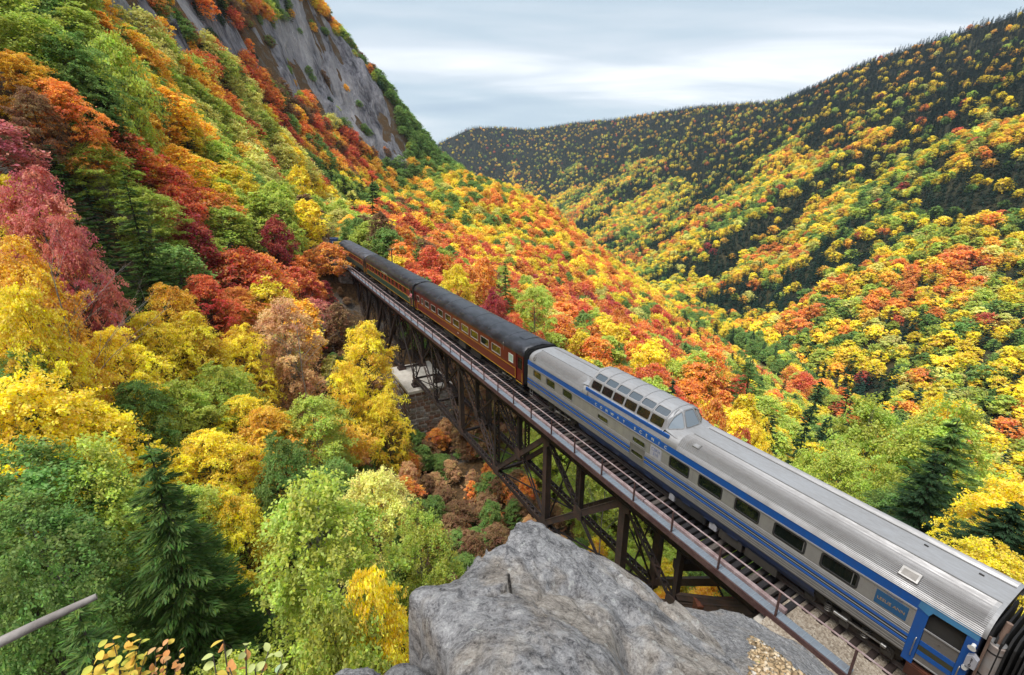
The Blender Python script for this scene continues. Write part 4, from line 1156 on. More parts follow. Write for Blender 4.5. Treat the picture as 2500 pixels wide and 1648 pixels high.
# abutments
ab = tag(empty("concrete_abutment", tk(4.0, 0, 0), YAW), "weathered concrete abutment under the near end of the trestle", "abutment")
mb = MB(); mb.bbox(-2.9, 2.9, -6, 3.4, -9, -.75, .05); mb.build("wall", MAT_CONC, ab)
mb = MB(); mb.box(-2.6, 2.6, 3.1, 4.4, -9, -2.2); mb.build("bearing_seat", MAT_CONC, ab)
ab2 = tag(empty("stone_abutment", tk(98.5, 0, 0), YAW), "grey granite abutment at the far end of the trestle", "abutment")
mb = MB(); mb.box(-4.3, 4.3, -1.6, 4, -12, -.9); mb.build("wall", MAT_MORTAR, ab2)
z = -.95; row = 0
while z > -5:
    hgt = rr.uniform(.7, .9); x = -4.3 + (row % 2) * .3
    while x < 4.2:
        w = min(rr.uniform(1.1, 1.8), 4.35 - x)
        if w > .2:
            o = link(bpy.data.objects.new("stone", st_me[2]), ab2); o.location = (x + w / 2, -1.58, z - hgt / 2); o.scale = (w - .05, .18, hgt - .05)
        x += w
    x = -1.6
    while x < 3.9:
        w = min(rr.uniform(1.1, 1.8), 4.0 - x)
        o = link(bpy.data.objects.new("stone", st_me[2]), ab2); o.location = (-4.28, x + w / 2, z - hgt / 2); o.scale = (max(w - .05, .1), .18, hgt - .05); o.rotation_euler = (0, 0, -math.pi / 2)
        x += w
    z -= hgt; row += 1

# track: rails on the whole line, ballast bed and ties off the trestle
track = tag(empty("railway_track", (0, 0, 0)), "single railway track running over the trestle and round the bend", "track")
def along(s):
    i = int(np.clip(np.searchsorted(_cum, s) - 1, 0, len(_seg) - 1)); t = (s - _cum[i]) / _len[i]
    p = T_PTS[i] + _seg[i] * t; d = _seg[i] / _len[i]
    return p, d
def path(s0, s1, st):
    ss = list(np.arange(s0, s1, st)) + [s1]; P = np.array([along(v)[0] for v in ss])
    for _ in range(6): P[1:-1] = P[1:-1] * .5 + (P[:-2] + P[2:]) * .25
    D = np.gradient(P, axis=0); D /= np.linalg.norm(D, axis=1)[:, None]
    return P, D
def sweep(name, prof, s0, s1, st, mat, parent, closed=True):
    P, D = path(s0, s1, st); mb = MB(); n = len(prof); v = []
    for (p, d) in zip(P, D): v += [(p[0] + d[1] * a, p[1] - d[0] * a, b) for a, b in prof]
    f = []
    for i in range(len(P) - 1):
        for k in range(n if closed else n - 1):
            k2 = (k + 1) % n; f.append((i * n + k, i * n + k2, (i + 1) * n + k2, (i + 1) * n + k))
    mb.add(v, f); return mb.build(name, mat, parent)
def railprof(c): return [(c - .065, -.17), (c + .065, -.17), (c + .065, -.155), (c + .012, -.14), (c + .012, -.045), (c + .035, -.035), (c + .035, 0), (c - .035, 0), (c - .035, -.035), (c - .012, -.045), (c - .012, -.14), (c - .065, -.155)]
for c in (-.752, .752): sweep("rail", railprof(c), -30, 420, 6, MAT_RAILTOP, track)
for c in (-.52, .52): sweep("guard_rail", railprof(c), 2, 100, 14, MAT_HAND, track)
for nm, a, b in (("ballast_bed", -60, 7.0), ("ballast_bed", 98.0, 420)):
    tag(sweep(nm, [(-3.9, -.72), (-2.5, -.30), (-1.2, -.27), (1.2, -.27), (2.5, -.30), (3.9, -.72)], a, b, 4, MAT_BALLAST, None, False), kind="structure")
rt_mb = MB(); rt_mb.bbox(-1.35, 1.35, -.115, .115, -.36, -.17, .015)
rt0 = rt_mb.build("tie", MAT_TIE2, track); k = 0
for s in [v for v in np.arange(-3, 6.6, .55)] + [v for v in np.arange(98.5, 140, .55)]:
    p, d = along(float(s)); o = rt0 if k == 0 else link(bpy.data.objects.new("tie", rt0.data), track); k += 1
    o.location = (p[0], p[1], 0); o.rotation_euler = (0, 0, math.atan2(d[1], d[0]) - math.pi / 2)
# ---------------------------------------------------------------- the train
def m_steel(name, c=(.50, .48, .47), rough=.34):
    t = NT(name); v = t.coord('Object', scale=(1, .35, 1)); v2 = t.coord('Object', scale=(5, 1.2, .5))
    a = t.noise(v, 1.1, 5, .6); b = t.noise(v2, 2.0, 5, .65)
    m = t.ramp(t.math('ADD', t.math('MULTIPLY', a, .5), t.math('MULTIPLY', b, .5)), [(.36, (0, 0, 0)), (.66, (1, 1, 1))])
    cc = t.mix(t.math('MULTIPLY', m, .55), (*c, 1), (c[0] * .52, c[1] * .50, c[2] * .48, 1))
    return t.bsdf(cc, t.math('ADD', t.math('MULTIPLY', m, .22), rough), .62, .5)
MAT_STEEL = m_steel("stainless_steel", (.36, .355, .36), .42); MAT_STEEL_FLAT = m_steel("stainless_sheet", (.43, .425, .42), .48); MAT_STEEL_LT = m_steel("roof_sheet", (.42, .42, .43), .55)
MAT_STEEL_DK = m_steel("stainless_sill", (.27, .262, .255), .45)
MAT_BLUE = paint("blue_paint", (.008, .085, .34), .4, amount=.35); MAT_BLUE2 = paint("faded_blue", (.06, .22, .42), .5, amount=.3)
MAT_BLUE_SHADED = paint("shaded_blue_skirt", (.004, .018, .07), .55, amount=.6); MAT_PLATE = paint("name_plate_blue", (.016, .085, .20), .6, amount=.2)  # skirt blue darkened: the under-car shade is put into its colour
MAT_PALEBLUE = m_steel("fairing_sheet", (.42, .53, .62), .4)
MAT_OLIVE = paint("olive_band", (.045, .045, .022), .5)
MAT_GOLD = paint("gold_letter", (.55, .42, .16), .6, amount=.2); MAT_CREAM = paint("cream_letter", (.58, .56, .42), .6, amount=.2); MAT_TAN = paint("faded_gold_letter", (.32, .21, .10), .7, amount=.3)
MAT_GREYBLUE = paint("letter_slate", (.14, .17, .30), .6); MAT_PLAQUE = paint("plaque_grey", (.36, .36, .40), .6, amount=.25)
MAT_YELLOW = paint("yellow_line", (.62, .34, .015), .5, amount=.2); MAT_WHITE = paint("white_paint", (.7, .7, .68), .5, amount=.25)
MAT_MAROON = paint("maroon_paint", (.115, .010, .012), .30, amount=.4, dirt=(.03, .01, .01)); MAT_MAROON2 = paint("maroon_post", (.17, .022, .014), .45, amount=.3)
MAT_GREEN = paint("coach_green", (.008, .052, .032), .35, amount=.35); MAT_GREEN2 = paint("dull_green", (.018, .045, .038), .5, amount=.4)
MAT_BLACK = paint("underframe_black", (.012, .012, .013), .6, amount=.4, dirt=(.05, .04, .034)); MAT_DIAPH = paint("diaphragm_black", (.006, .006, .007), .8, amount=.2)
MAT_TRUCK = paint("truck_frame", (.045, .041, .038), .6, .2, amount=.6, dirt=(.10, .085, .07)); MAT_SPRING = paint("spring_steel", (.16, .15, .14), .45, .5)
MAT_CHROME = paint("shock_tube", (.40, .39, .38), .3, .8, amount=.3); MAT_FRAME = paint("window_frame", (.40, .35, .32), .45, .3); MAT_RUBBER = paint("window_rubber", (.02, .02, .02), .6)
MAT_MUFF = rusty("muffler_steel", (.30, .28, .27), (.22, .13, .09), .5, .5, .9); MAT_PIPE = rusty("exhaust_pipe", (.20, .13, .10), (.26, .19, .15), .6, .55, 3)
MAT_INSIDE = paint("car_interior", (.03, .028, .025), .8)  # near-black: the shade inside the cars is put into the colour
def m_glass(name, c, ior=1.75, rough=.03):
    t = NT(name); return t.bsdf((*c, 1), rough, 0, .5, IOR=ior)
MAT_GLASS = m_glass("dark_window_glass", (.008, .012, .010)); MAT_GLASS_S = m_glass("sky_window_glass", (.045, .06, .075), 2.3, .05)
MAT_GLASS_O = m_glass("tinted_window_glass", (.030, .034, .014), 1.7); MAT_GLASS_F = m_glass("windscreen_glass", (.20, .24, .28), 1.9, .08)
MAT_FROST = m_glass("frosted_glass", (.30, .42, .36), 1.5, .4)
def m_roof(name, c, wet):
    t = NT(name); v = t.coord('Object', scale=(1, .5, 1)); n = t.noise(v, 1.6, 6, .65); sp = t.noise(t.coord('Object', scale=(2.5, 1, 2.5)), 5.5, 5, .75)
    cc = t.mix(t.ramp(n, [(.4, (0, 0, 0)), (.7, (1, 1, 1))]), (*c, 1), (c[0] * 2.4 + .01, c[1] * 2.4 + .01, c[2] * 2.5 + .012, 1))
    cc = t.mix(t.ramp(sp, [(.735, (0, 0, 0)), (.755, (1, 1, 1))]), cc, (.6, .6, .62, 1))
    return t.bsdf(cc, t.math('ADD', t.math('MULTIPLY', n, .3), wet), 0, .5)
MAT_ROOF = m_roof("tarred_roof", (.014, .015, .019), .22); MAT_ROOF2 = m_roof("grey_roof", (.045, .047, .058), .34)

def font_mesh(txt, size, depth=.004):
    cu = bpy.data.curves.new("t", 'FONT'); cu.body = txt; cu.size = size; cu.extrude = depth; cu.align_x = 'CENTER'; cu.align_y = 'CENTER'; cu.resolution_u = 3
    o = bpy.data.objects.new("t", cu); col.objects.link(o)
    dg = bpy.context.evaluated_depsgraph_get(); dg.update()
    me = bpy.data.meshes.new_from_object(o.evaluated_get(dg)); bpy.data.objects.remove(o); bpy.data.curves.remove(cu)
    return me
SIDE_TXT = Matrix(((0, 0, -1), (-1, 0, 0), (0, 1, 0))).to_4x4()       # reads along -y, faces -x
def side_text(txt, y, z, size, x, mat, parent, name="letter", sx=1.0):
    me = font_mesh(txt, size); me.materials.clear(); me.materials.append(mat)
    me.transform(SIDE_TXT @ Matrix.Diagonal((sx, 1, 1, 1))); o = link(bpy.data.objects.new(name, me), parent); o.location = (x, y, z); return o

def wall(mb, x, y0, y1, z0, z1, holes, th=.05):
    """vertical side sheet with window openings cut through; holes = (ya, yb, za, zb), sorted, not overlapping in y"""
    sg = 1 if x > 0 else -1; xi = x - sg * th
    hs = sorted(holes); cur = y0
    for (a, b, c, d) in hs:
        if a > cur: mb.box(x, xi, cur, a, z0, z1)
        mb.box(x, xi, a, b, z0, c); mb.box(x, xi, a, b, d, z1); cur = b
    if cur < y1: mb.box(x, xi, cur, y1, z0, z1)

def ring_frame(mb, x, ya, yb, za, zb, w, proud):
    sg = 1 if x > 0 else -1; a, b = x + sg * proud, x - sg * .03
    mb.box(a, b, ya - w, yb + w, zb, zb + w); mb.box(a, b, ya - w, yb + w, za - w, za)
    mb.box(a, b, ya - w, ya, za, zb); mb.box(a, b, yb, yb + w, za, zb)

def rounded(y0, y1, z0, z1, r, n=4):
    pts = []
    for (cy_, cz, a0) in ((y1 - r, z1 - r, 0), (y0 + r, z1 - r, 90), (y0 + r, z0 + r, 180), (y1 - r, z0 + r, 270)):
        for i in range(n + 1):
            a = math.radians(a0 + 90 * i / n); pts.append((cy_ + r * math.cos(a), cz + r * math.sin(a)))
    return pts

def window(car, x, ya, yb, za, zb, glass, frame, w=.045, proud=.012, r=.09):
    """window > frame, with the pane set back in the opening"""
    sg = 1 if x > 0 else -1
    mb = MB(); mb.poly_prism(rounded(ya - .01, yb + .01, za - .01, zb + .01, .02), lambda a, b, t: (x - sg * (.034 + t), a, b), .01)
    o = mb.build("window", glass, car)
    out, inn = rounded(ya - w, yb + w, za - w, zb + w, r + w * .5), rounded(ya + .02, yb - .02, za + .02, zb - .02, r)
    n = len(out); mf = MB(); v = []
    for xx in (x + sg * proud, x - sg * .03):
        v += [(xx, a, b) for a, b in out] + [(xx, a, b) for a, b in inn]
    f = []
    for i in range(n):
        j = (i + 1) % n
        f += [(i, j, n + j, n + i), (i, j, 2 * n + j, 2 * n + i), (n + i, n + j, 3 * n + j, 3 * n + i)]
    mf.add(v, f); mf.build("frame", frame, o)
    return o

def truck(car, yc, detail=True):
    t = empty("truck", (0, yc, 0), 0, car)
    for dy in (-1.3, 1.3):
        for d in (-.752, .752):
            mb = MB(); mb.tube([(d - .065, dy, .46), (d + .065, dy, .46)], .45, 20); mb.tube([(d - .09, dy, .46), (d + .09, dy, .46)], .30, 16)
            auto_smooth(mb.build("wheel", MAT_TRUCK, t), 40)
        mb = MB(); mb.tube([(-1.0, dy, .46), (1.0, dy, .46)], .09, 10); mb.build("axle", MAT_TRUCK, t)
        for s in (-1, 1):
            mb = MB(); mb.bbox(s * .95, s * 1.18, dy - .2, dy + .2, .26, .68, .04); mb.tube([(s * 1.18, dy, .46), (s * 1.235, dy, .46)], .15, 14); mb.tube([(s * 1.23, dy, .46), (s * 1.26, dy, .46)], .07, 10)
            mb.build("journal_box", MAT_TRUCK, t)
    for s in (-1, 1):
        mb = MB()
        o = [(-1.75, .52), (-1.7, .74), (-1.0, .80), (-.6, .62), (.6, .62), (1.0, .80), (1.7, .74), (1.75, .52), (1.0, .56), (.55, .34), (-.55, .34), (-1.0, .56)]
        mb.poly_prism(o, lambda a, b, q: (s * (1.02 + q), a, b), .12); mb.build("side_frame", MAT_TRUCK, t)
        if detail and s < 0:
            for dy in (-.62, .62):
                pts = [(s * 1.15 + .115 * math.cos(k * .7), dy + .115 * math.sin(k * .7), .36 + k * .0105) for k in range(40)]
                mb = MB(); mb.tube(pts, .024, 5); auto_smooth(mb.build("coil_spring", MAT_SPRING, t), 60)
            mb = MB(); mb.tube([(s * 1.32, -1.15, .70), (s * 1.32, -.1, .66)], .032, 8); mb.tube([(s * 1.32, -.1, .66), (s * 1.32, .35, .645)], .07, 10); mb.tube([(s * 1.32, -1.3, .705), (s * 1.32, -1.15, .70)], .075, 10)
            auto_smooth(mb.build("damper", MAT_CHROME, t), 40)
            mb = MB(); mb.bbox(s * 1.1, s * 1.3, -.16, .16, .3, .9, .03); mb.build("bolster_guide", MAT_TRUCK, t)
    mb = MB(); mb.box(-.95, .95, -.3, .3, .42, .86); mb.build("bolster", MAT_TRUCK, t)
    return t

def underframe(car, L, boxes):
    mb = MB(); mb.box(-1.40, 1.40, .3, L - .3, .98, 1.16); mb.build("underframe", MAT_BLACK, car)
    for (a, b, d, z0, mt) in boxes:
        mb = MB(); mb.bbox(-1.42, -1.42 + d, a, b, z0, 1.0, .03)
        mb.box(-1.435, -1.42, a + .1, a + .16, z0 + .1, .9); mb.box(-1.435, -1.42, b - .16, b - .1, z0 + .1, .9)
        mb.build("equipment_box", mt, car)

def car_root(name, s0, label):
    x, y, z = tk(s0, 0, 0)
    return tag(empty(name, (x, y, z), YAW), label, "train car")

# ---- silver dome car
dome = car_root("dome_car", 1.95, "silver stainless steel dome car with blue stripes nearest on the trestle"); LD = 25.4
holes = [(3.22 + 1.95 - 1.95, 0, 0, 0)]
def Y(s): return s - 1.95
WIN = [(25.5, 26.55), (23.73, 24.82), (21.72, 22.8), (18.17, 19.12), (15.16, 16.1), (12.3, 13.46), (10.47, 11.68), (8.68, 9.76), (6.8, 8.0), (5.0, 6.18)]
H2 = [(Y(a), Y(b), 2.30 if i not in (3, 4) else 2.32, 2.86 if i not in (3, 4) else 2.66) for i, (a, b) in enumerate(WIN)]
XS = 1.525
mb = MB(); wall(mb, -XS, 1.42, LD, 2.20, 2.985, H2); mb.build("side_panel", MAT_STEEL_FLAT, dome)
for y in (1.9, 3.2, 4.9, 7.9, 10.1, 12.1, 12.9, 14.9, 15.6, 17.2, 18.6, 19.5, 22.8):       # sheet joints, a shade proud
    mb = MB(); mb.box(-XS - .004, -XS, y - .012, y + .012, 2.21, 2.975); mb.build("joint_strip", MAT_STEEL, dome)
mb = MB(); wall(mb, XS, 0, LD, 1.15, 3.35, [(a, b, c, d) for a, b, c, d in H2]); mb.build("far_side_panel", MAT_STEEL_FLAT, dome)
for i, (a, b, c, d) in enumerate(H2):
    window(dome, -XS, a, b, c, d, MAT_GLASS if i > 4 else MAT_GLASS_O, MAT_RUBBER if i > 4 else MAT_STEEL)
    window(dome, XS, a, b, c, d, MAT_GLASS, MAT_RUBBER)
mb = MB(); mb.box(-1.35, 1.35, .25, LD - .25, 1.2, 3.3); mb.build("interior", MAT_INSIDE, dome)  # solid dark box added so that the windows look dark
mb = MB(); mb.box(-XS - .006, -XS + .05, 1.2, LD, 2.985, 3.35); mb.build("letter_board", MAT_BLUE, dome)
mb = MB()
for z, r in ((2.985, .022), (2.945, .018)): mb.tube([(-XS - .008, 1.42, z), (-XS - .008, LD, z)], r, 6)
mb.build("stripe_molding", MAT_STEEL, dome)
def flutes(z0, z1, n, y0, y1, mat, name, amp=.018):
    mb = MB(); p = []
    for i in range(n * 4 + 1):
        z = z0 + (z1 - z0) * i / (n * 4); p.append((-XS - amp * abs(math.sin(math.pi * i / 4)), z))
    mb.extrude_y(p, [y0, y1]); return mb.build(name, mat, dome)
mb = MB(); wall(mb, -XS + .004, 1.42, LD, 1.16, 2.20, [(Y(15.22), Y(16.15), 1.56, 1.86)]); mb.build("lower_panel", MAT_STEEL_DK, dome)
window(dome, -XS + .004, Y(15.22), Y(16.15), 1.56, 1.86, MAT_GLASS_O, MAT_STEEL_DK, .03)
for (a, b) in ((1.42, Y(15.12)), (Y(16.25), LD)):
    flutes(2.0, 2.2, 3, a, b, MAT_STEEL, "belt_flute"); flutes(1.18, 1.48, 3, a, b, MAT_STEEL_DK, "sill_flute")
    mb = MB(); mb.box(-XS - .004, -XS, a, b, 1.49, 1.97); mb.build("olive_band", MAT_OLIVE, dome)
    mb = MB()
    for z in (1.90, 1.845, 1.635, 1.58): mb.tube([(-XS - .010, a, z), (-XS - .010, b, z)], .021, 6)
    mb.build("blue_molding", MAT_BLUE, dome)
    mb = MB()
    for z in (1.955, 1.735, 1.505): mb.tube([(-XS - .010, a, z), (-XS - .010, b, z)], .016, 6)
    mb.build("steel_molding", MAT_STEEL, dome)
mb = MB(); mb.extrude_y([(-XS, 1.16), (-XS + .03, .95), (-XS + .12, .72)], [4.2, 8.1, Y(20.9)]); mb.build("skirt", MAT_BLUE_SHADED, dome)
for k in range(9):
    mb = MB(); y0 = Y(9.4) + k * 1.28; mb.box(-XS - .006 + .05, -XS + .1, y0, y0 + .5, .80, .98); mb.build("skirt_hatch", MAT_BLUE_SHADED, dome)
# roof: ribbed shoulders and smooth centre sheet between two seams
def roof_prof(x0, x1, n):
    """points on the roof arc from lateral x0 to x1"""
    r = []
    for i in range(n + 1):
        x = x0 + (x1 - x0) * i / n; u = min(abs(x) / XS, 1)
        r.append((x, 3.35 + .70 * (1 - u ** 3.1) ** (1 / 1.75) if u < 1 else 3.35))
    return r
def arc_pts(n):
    th = [math.pi / 2 * i / n for i in range(n + 1)]
    return [(-XS * max(math.cos(t), 0) ** .62, 3.35 + .73 * max(math.sin(t), 0) ** .86) for t in th]
ARC = arc_pts(240)
def arc_len(P):
    a = [0]
    for p, q in zip(P, P[1:]): a.append(a[-1] + math.hypot(q[0] - p[0], q[1] - p[1]))
    return a
AL = arc_len(ARC)
seam = next(i for i, p in enumerate(ARC) if p[0] > -.55)
def ribbed(mirror=False):
    tot = AL[seam]; n = 24; P = []
    for k in range(n * 2 + 1):
        l = tot * k / (n * 2); i = min(int(np.searchsorted(AL, l)), len(ARC) - 2); x, z = ARC[i]
        dx, dz = ARC[i + 1][0] - ARC[i][0], ARC[i + 1][1] - ARC[i][1]; m = math.hypot(dx, dz) + 1e-9
        o = .024 if k % 2 else 0.0
        P.append((x - dz / m * o, z + dx / m * o))
    return [(-x, z) for x, z in P] if mirror else P
for nm, mir in (("roof_ribs", False), ("roof_ribs", True)):
    for (a, b) in ((0.0, Y(13.15)), (Y(20.75), LD - .55)):
        mb = MB(); mb.extrude_y(ribbed(mir), [a, b]); mb.build(nm, MAT_STEEL, dome)
ctr = ARC[seam:] + [(-x, z) for x, z in reversed(ARC[seam:-1])]
ctr = ctr[::12] + [ctr[-1]]
for (a, b) in ((0.0, Y(13.0)), (Y(20.75), LD - .45)):
    mb = MB(); mb.extrude_y([(x, z + .012) for x, z in ctr], [a, b]); mb.build("roof_sheet", MAT_STEEL_LT, dome)
for s_ in (-1, 1):
    mb = MB(); mb.beam((s_ * .55, 0, ARC[seam][1] + .02), (s_ * .55, Y(13.0), ARC[seam][1] + .02), .05, .03); mb.beam((s_ * .55, Y(20.9), ARC[seam][1] + .02), (s_ * .55, LD - .45, ARC[seam][1] + .02), .05, .03); mb.build("roof_seam", MAT_STEEL_DK, dome)
sm = [ARC[i] for i in range(0, 241, 12)]; full = sm + [(-x, z) for x, z in reversed(sm[:-1])]
mb = MB(); n = len(full); v = []; cz = 3.35
for (y, k) in ((LD - .55, 1.0), (LD - .2, .985), (LD - .05, .95), (LD, .88)): v += [(x * k, y, cz + (z - cz) * k) for x, z in full]
mb.add(v, [(i * n + j, i * n + j + 1, (i + 1) * n + j + 1, (i + 1) * n + j) for i in range(3) for j in range(n - 1)] + [tuple(range(3 * n, 4 * n))])
auto_smooth(mb.build("roof_end", MAT_STEEL_LT, dome), 50)
mb = MB(); mb.box(-1.5, 1.5, LD - .06, LD, 1.16, 3.36); mb.build("far_end_panel", MAT_STEEL_DK, dome)
mb = MB(); mb.box(-1.5, 1.5, 0, .06, 1.16, 3.36); mb.build("near_end_panel", MAT_BLUE_SHADED, dome)
mb = MB(); mb.extrude_y([(x * .985, z - .01) for x, z in full], [-.09, .06]); mb.extrude_y([(x * 1.0, z + .012) for x, z in full], [-.1, .1]); mb.build("roof_end_rim", MAT_STEEL_LT, dome)
mb = MB(); mb.poly_prism(full, lambda a, b, t: (a * .97, -.02 + t, b - .04), .03); mb.build("near_roof_bulkhead", MAT_BLACK, dome)
# roof vents
def vent(y0, y1, l0, l1, mt=MAT_SPRING, nm="roof_vent"):
    i0, i1 = (min(int(np.searchsorted(AL, l)), 239) for l in (l0, l1)); P, Q = ARC[i0], ARC[i1]
    dx, dz = Q[0] - P[0], Q[1] - P[1]; m = math.hypot(dx, dz); nx, nz = -dz / m, dx / m
    o = empty(nm, (0, 0, 0), 0, dome) if False else None
    mb = MB(); mb.add([(P[0], y0, P[1]), (P[0], y1, P[1]), (Q[0], y1, Q[1]), (Q[0], y0, Q[1])] + [(P[0] + nx * .09, y0 + .03, P[1] + nz * .09), (P[0] + nx * .09, y1 - .03, P[1] + nz * .09), (Q[0] + nx * .07, y1 - .03, Q[1] + nz * .07), (Q[0] + nx * .07, y0 + .03, Q[1] + nz * .07)],
                      [(4, 5, 6, 7), (0, 1, 5, 4), (1, 2, 6, 5), (2, 3, 7, 6), (3, 0, 4, 7)])
    b = mb.build(nm, MAT_STEEL_DK, dome)
    g = MB(); k = .14
    def L_(a, t): return tuple(np.array((P[0] + nx * .095, 0, P[1] + nz * .095)) * (1 - t) + np.array((Q[0] + nx * .075, 0, Q[1] + nz * .075)) * t + np.array((0, a, 0)))
    a0, a1 = y0 + .09, y1 - .09
    g.add([L_(a0, .15), L_(a1, .15), L_(a1, .8), L_(a0, .8)], [(0, 1, 2, 3)]); g.build("vent_mesh", mt, b)
vent(Y(3.55), Y(4.12), .38, .72); vent(Y(12.1), Y(12.5), .60, .86, MAT_STEEL); vent(Y(26.35), Y(26.7), .25, .50)
for y in (Y(4.0), Y(2.6)):
    mb = MB(); mb.tube([(.28, y, 4.09), (.28, y + .12, 4.105)], .035, 8); mb.build("roof_fitting", MAT_BLACK, dome)
# dome
DP = [(-1.44, 3.66), (-1.42, 3.86), (-1.36, 3.93), (-1.16, 4.42), (-1.10, 4.50), (-.72, 4.78), (-.63, 4.82), (-.3, 4.91), (0, 4.93)]
DPF = DP + [(-x, z) for x, z in reversed(DP[:-1])]
dy0, dy1 = Y(14.28), Y(20.15); nb = 6; bay = (dy1 - dy0) / nb; rb = .075
mb = MB(); ycuts = [dy0 - .10]
pane_jobs = []
for b in range(nb):
    ycuts += [dy0 + b * bay + rb / 2, dy0 + (b + 1) * bay - rb / 2]
ycuts += [dy1 + .10]
for i in range(len(ycuts) - 1):
    a, b = ycuts[i], ycuts[i + 1]
    for j in range(len(DPF) - 1):
        (x0, z0), (x1, z1) = DPF[j], DPF[j + 1]
        isp = (i % 2 == 1) and j in (2, 4, 11, 13)
        q = [(x0, a, z0), (x0, b, z0), (x1, b, z1), (x1, a, z1)]
        if isp: pane_jobs.append((q, j))
        else: mb.add(q, [(0, 1, 2, 3)])
auto_smooth(mb.build("dome_shell", MAT_STEEL_LT, dome), 30)
for q, j in pane_jobs:
    P = [Vector(p) for p in q]; nrm = (P[1] - P[0]).cross(P[2] - P[0]).normalized()
    if nrm.z < 0: nrm = -nrm
    m = MB(); c = sum(P, Vector()) / 4
    m.add([p + (c - p) * .0 - nrm * .02 for p in P], [(0, 1, 2, 3)])
    o = m.build("dome_pane", MAT_GLASS if j in (2, 13) else MAT_GLASS_S, dome)
    g = MB(); w = .03                                     # gasket ring with clipped corners
    u, vv = (P[1] - P[0]).normalized(), (P[3] - P[0]).normalized(); lu, lv = (P[1] - P[0]).length, (P[3] - P[0]).length
    def rr_(off, r): return [P[0] + u * a + vv * b + nrm * .008 for a, b in rounded(-off, lu + off, -off, lv + off, r)]
    oo, ii = rr_(.022, .10), rr_(-w, .09); k = len(oo)
    g.add(oo + ii, [(i, (i + 1) % k, k + (i + 1) % k, k + i) for i in range(k)]); g.build("gasket", MAT_STEEL, o)
mb = MB()
for b in range(nb + 1):
    y = dy0 + b * bay
    mb.tube([(x * 1.004, y, z + .012) for x, z in DPF[1:-1]], .026, 5)
auto_smooth(mb.build("dome_rib", MAT_STEEL_LT, dome), 50)
mb = MB(); mb.box(-1.3, 1.3, dy0, dy1, 3.3, 3.75); mb.box(-.9, .9, dy0 + .2, dy1 - .2, 3.76, 4.05); mb.build("dome_floor", MAT_INSIDE, dome)
for s_ in (-1, 1):
    p = []
    for i in range(25): p.append((s_ * (1.455 + .016 * (i % 2)), 3.36 + .31 * i / 24))
    mb = MB(); mb.extrude_y(p, [Y(13.3), Y(20.6)]); mb.build("dome_side_ribs", MAT_STEEL, dome)
    mb = MB(); mb.box(s_ * 1.40, s_ * 1.475, Y(13.75), Y(20.45), 3.67, 3.86); mb.build("dome_stripe", MAT_BLUE, dome)
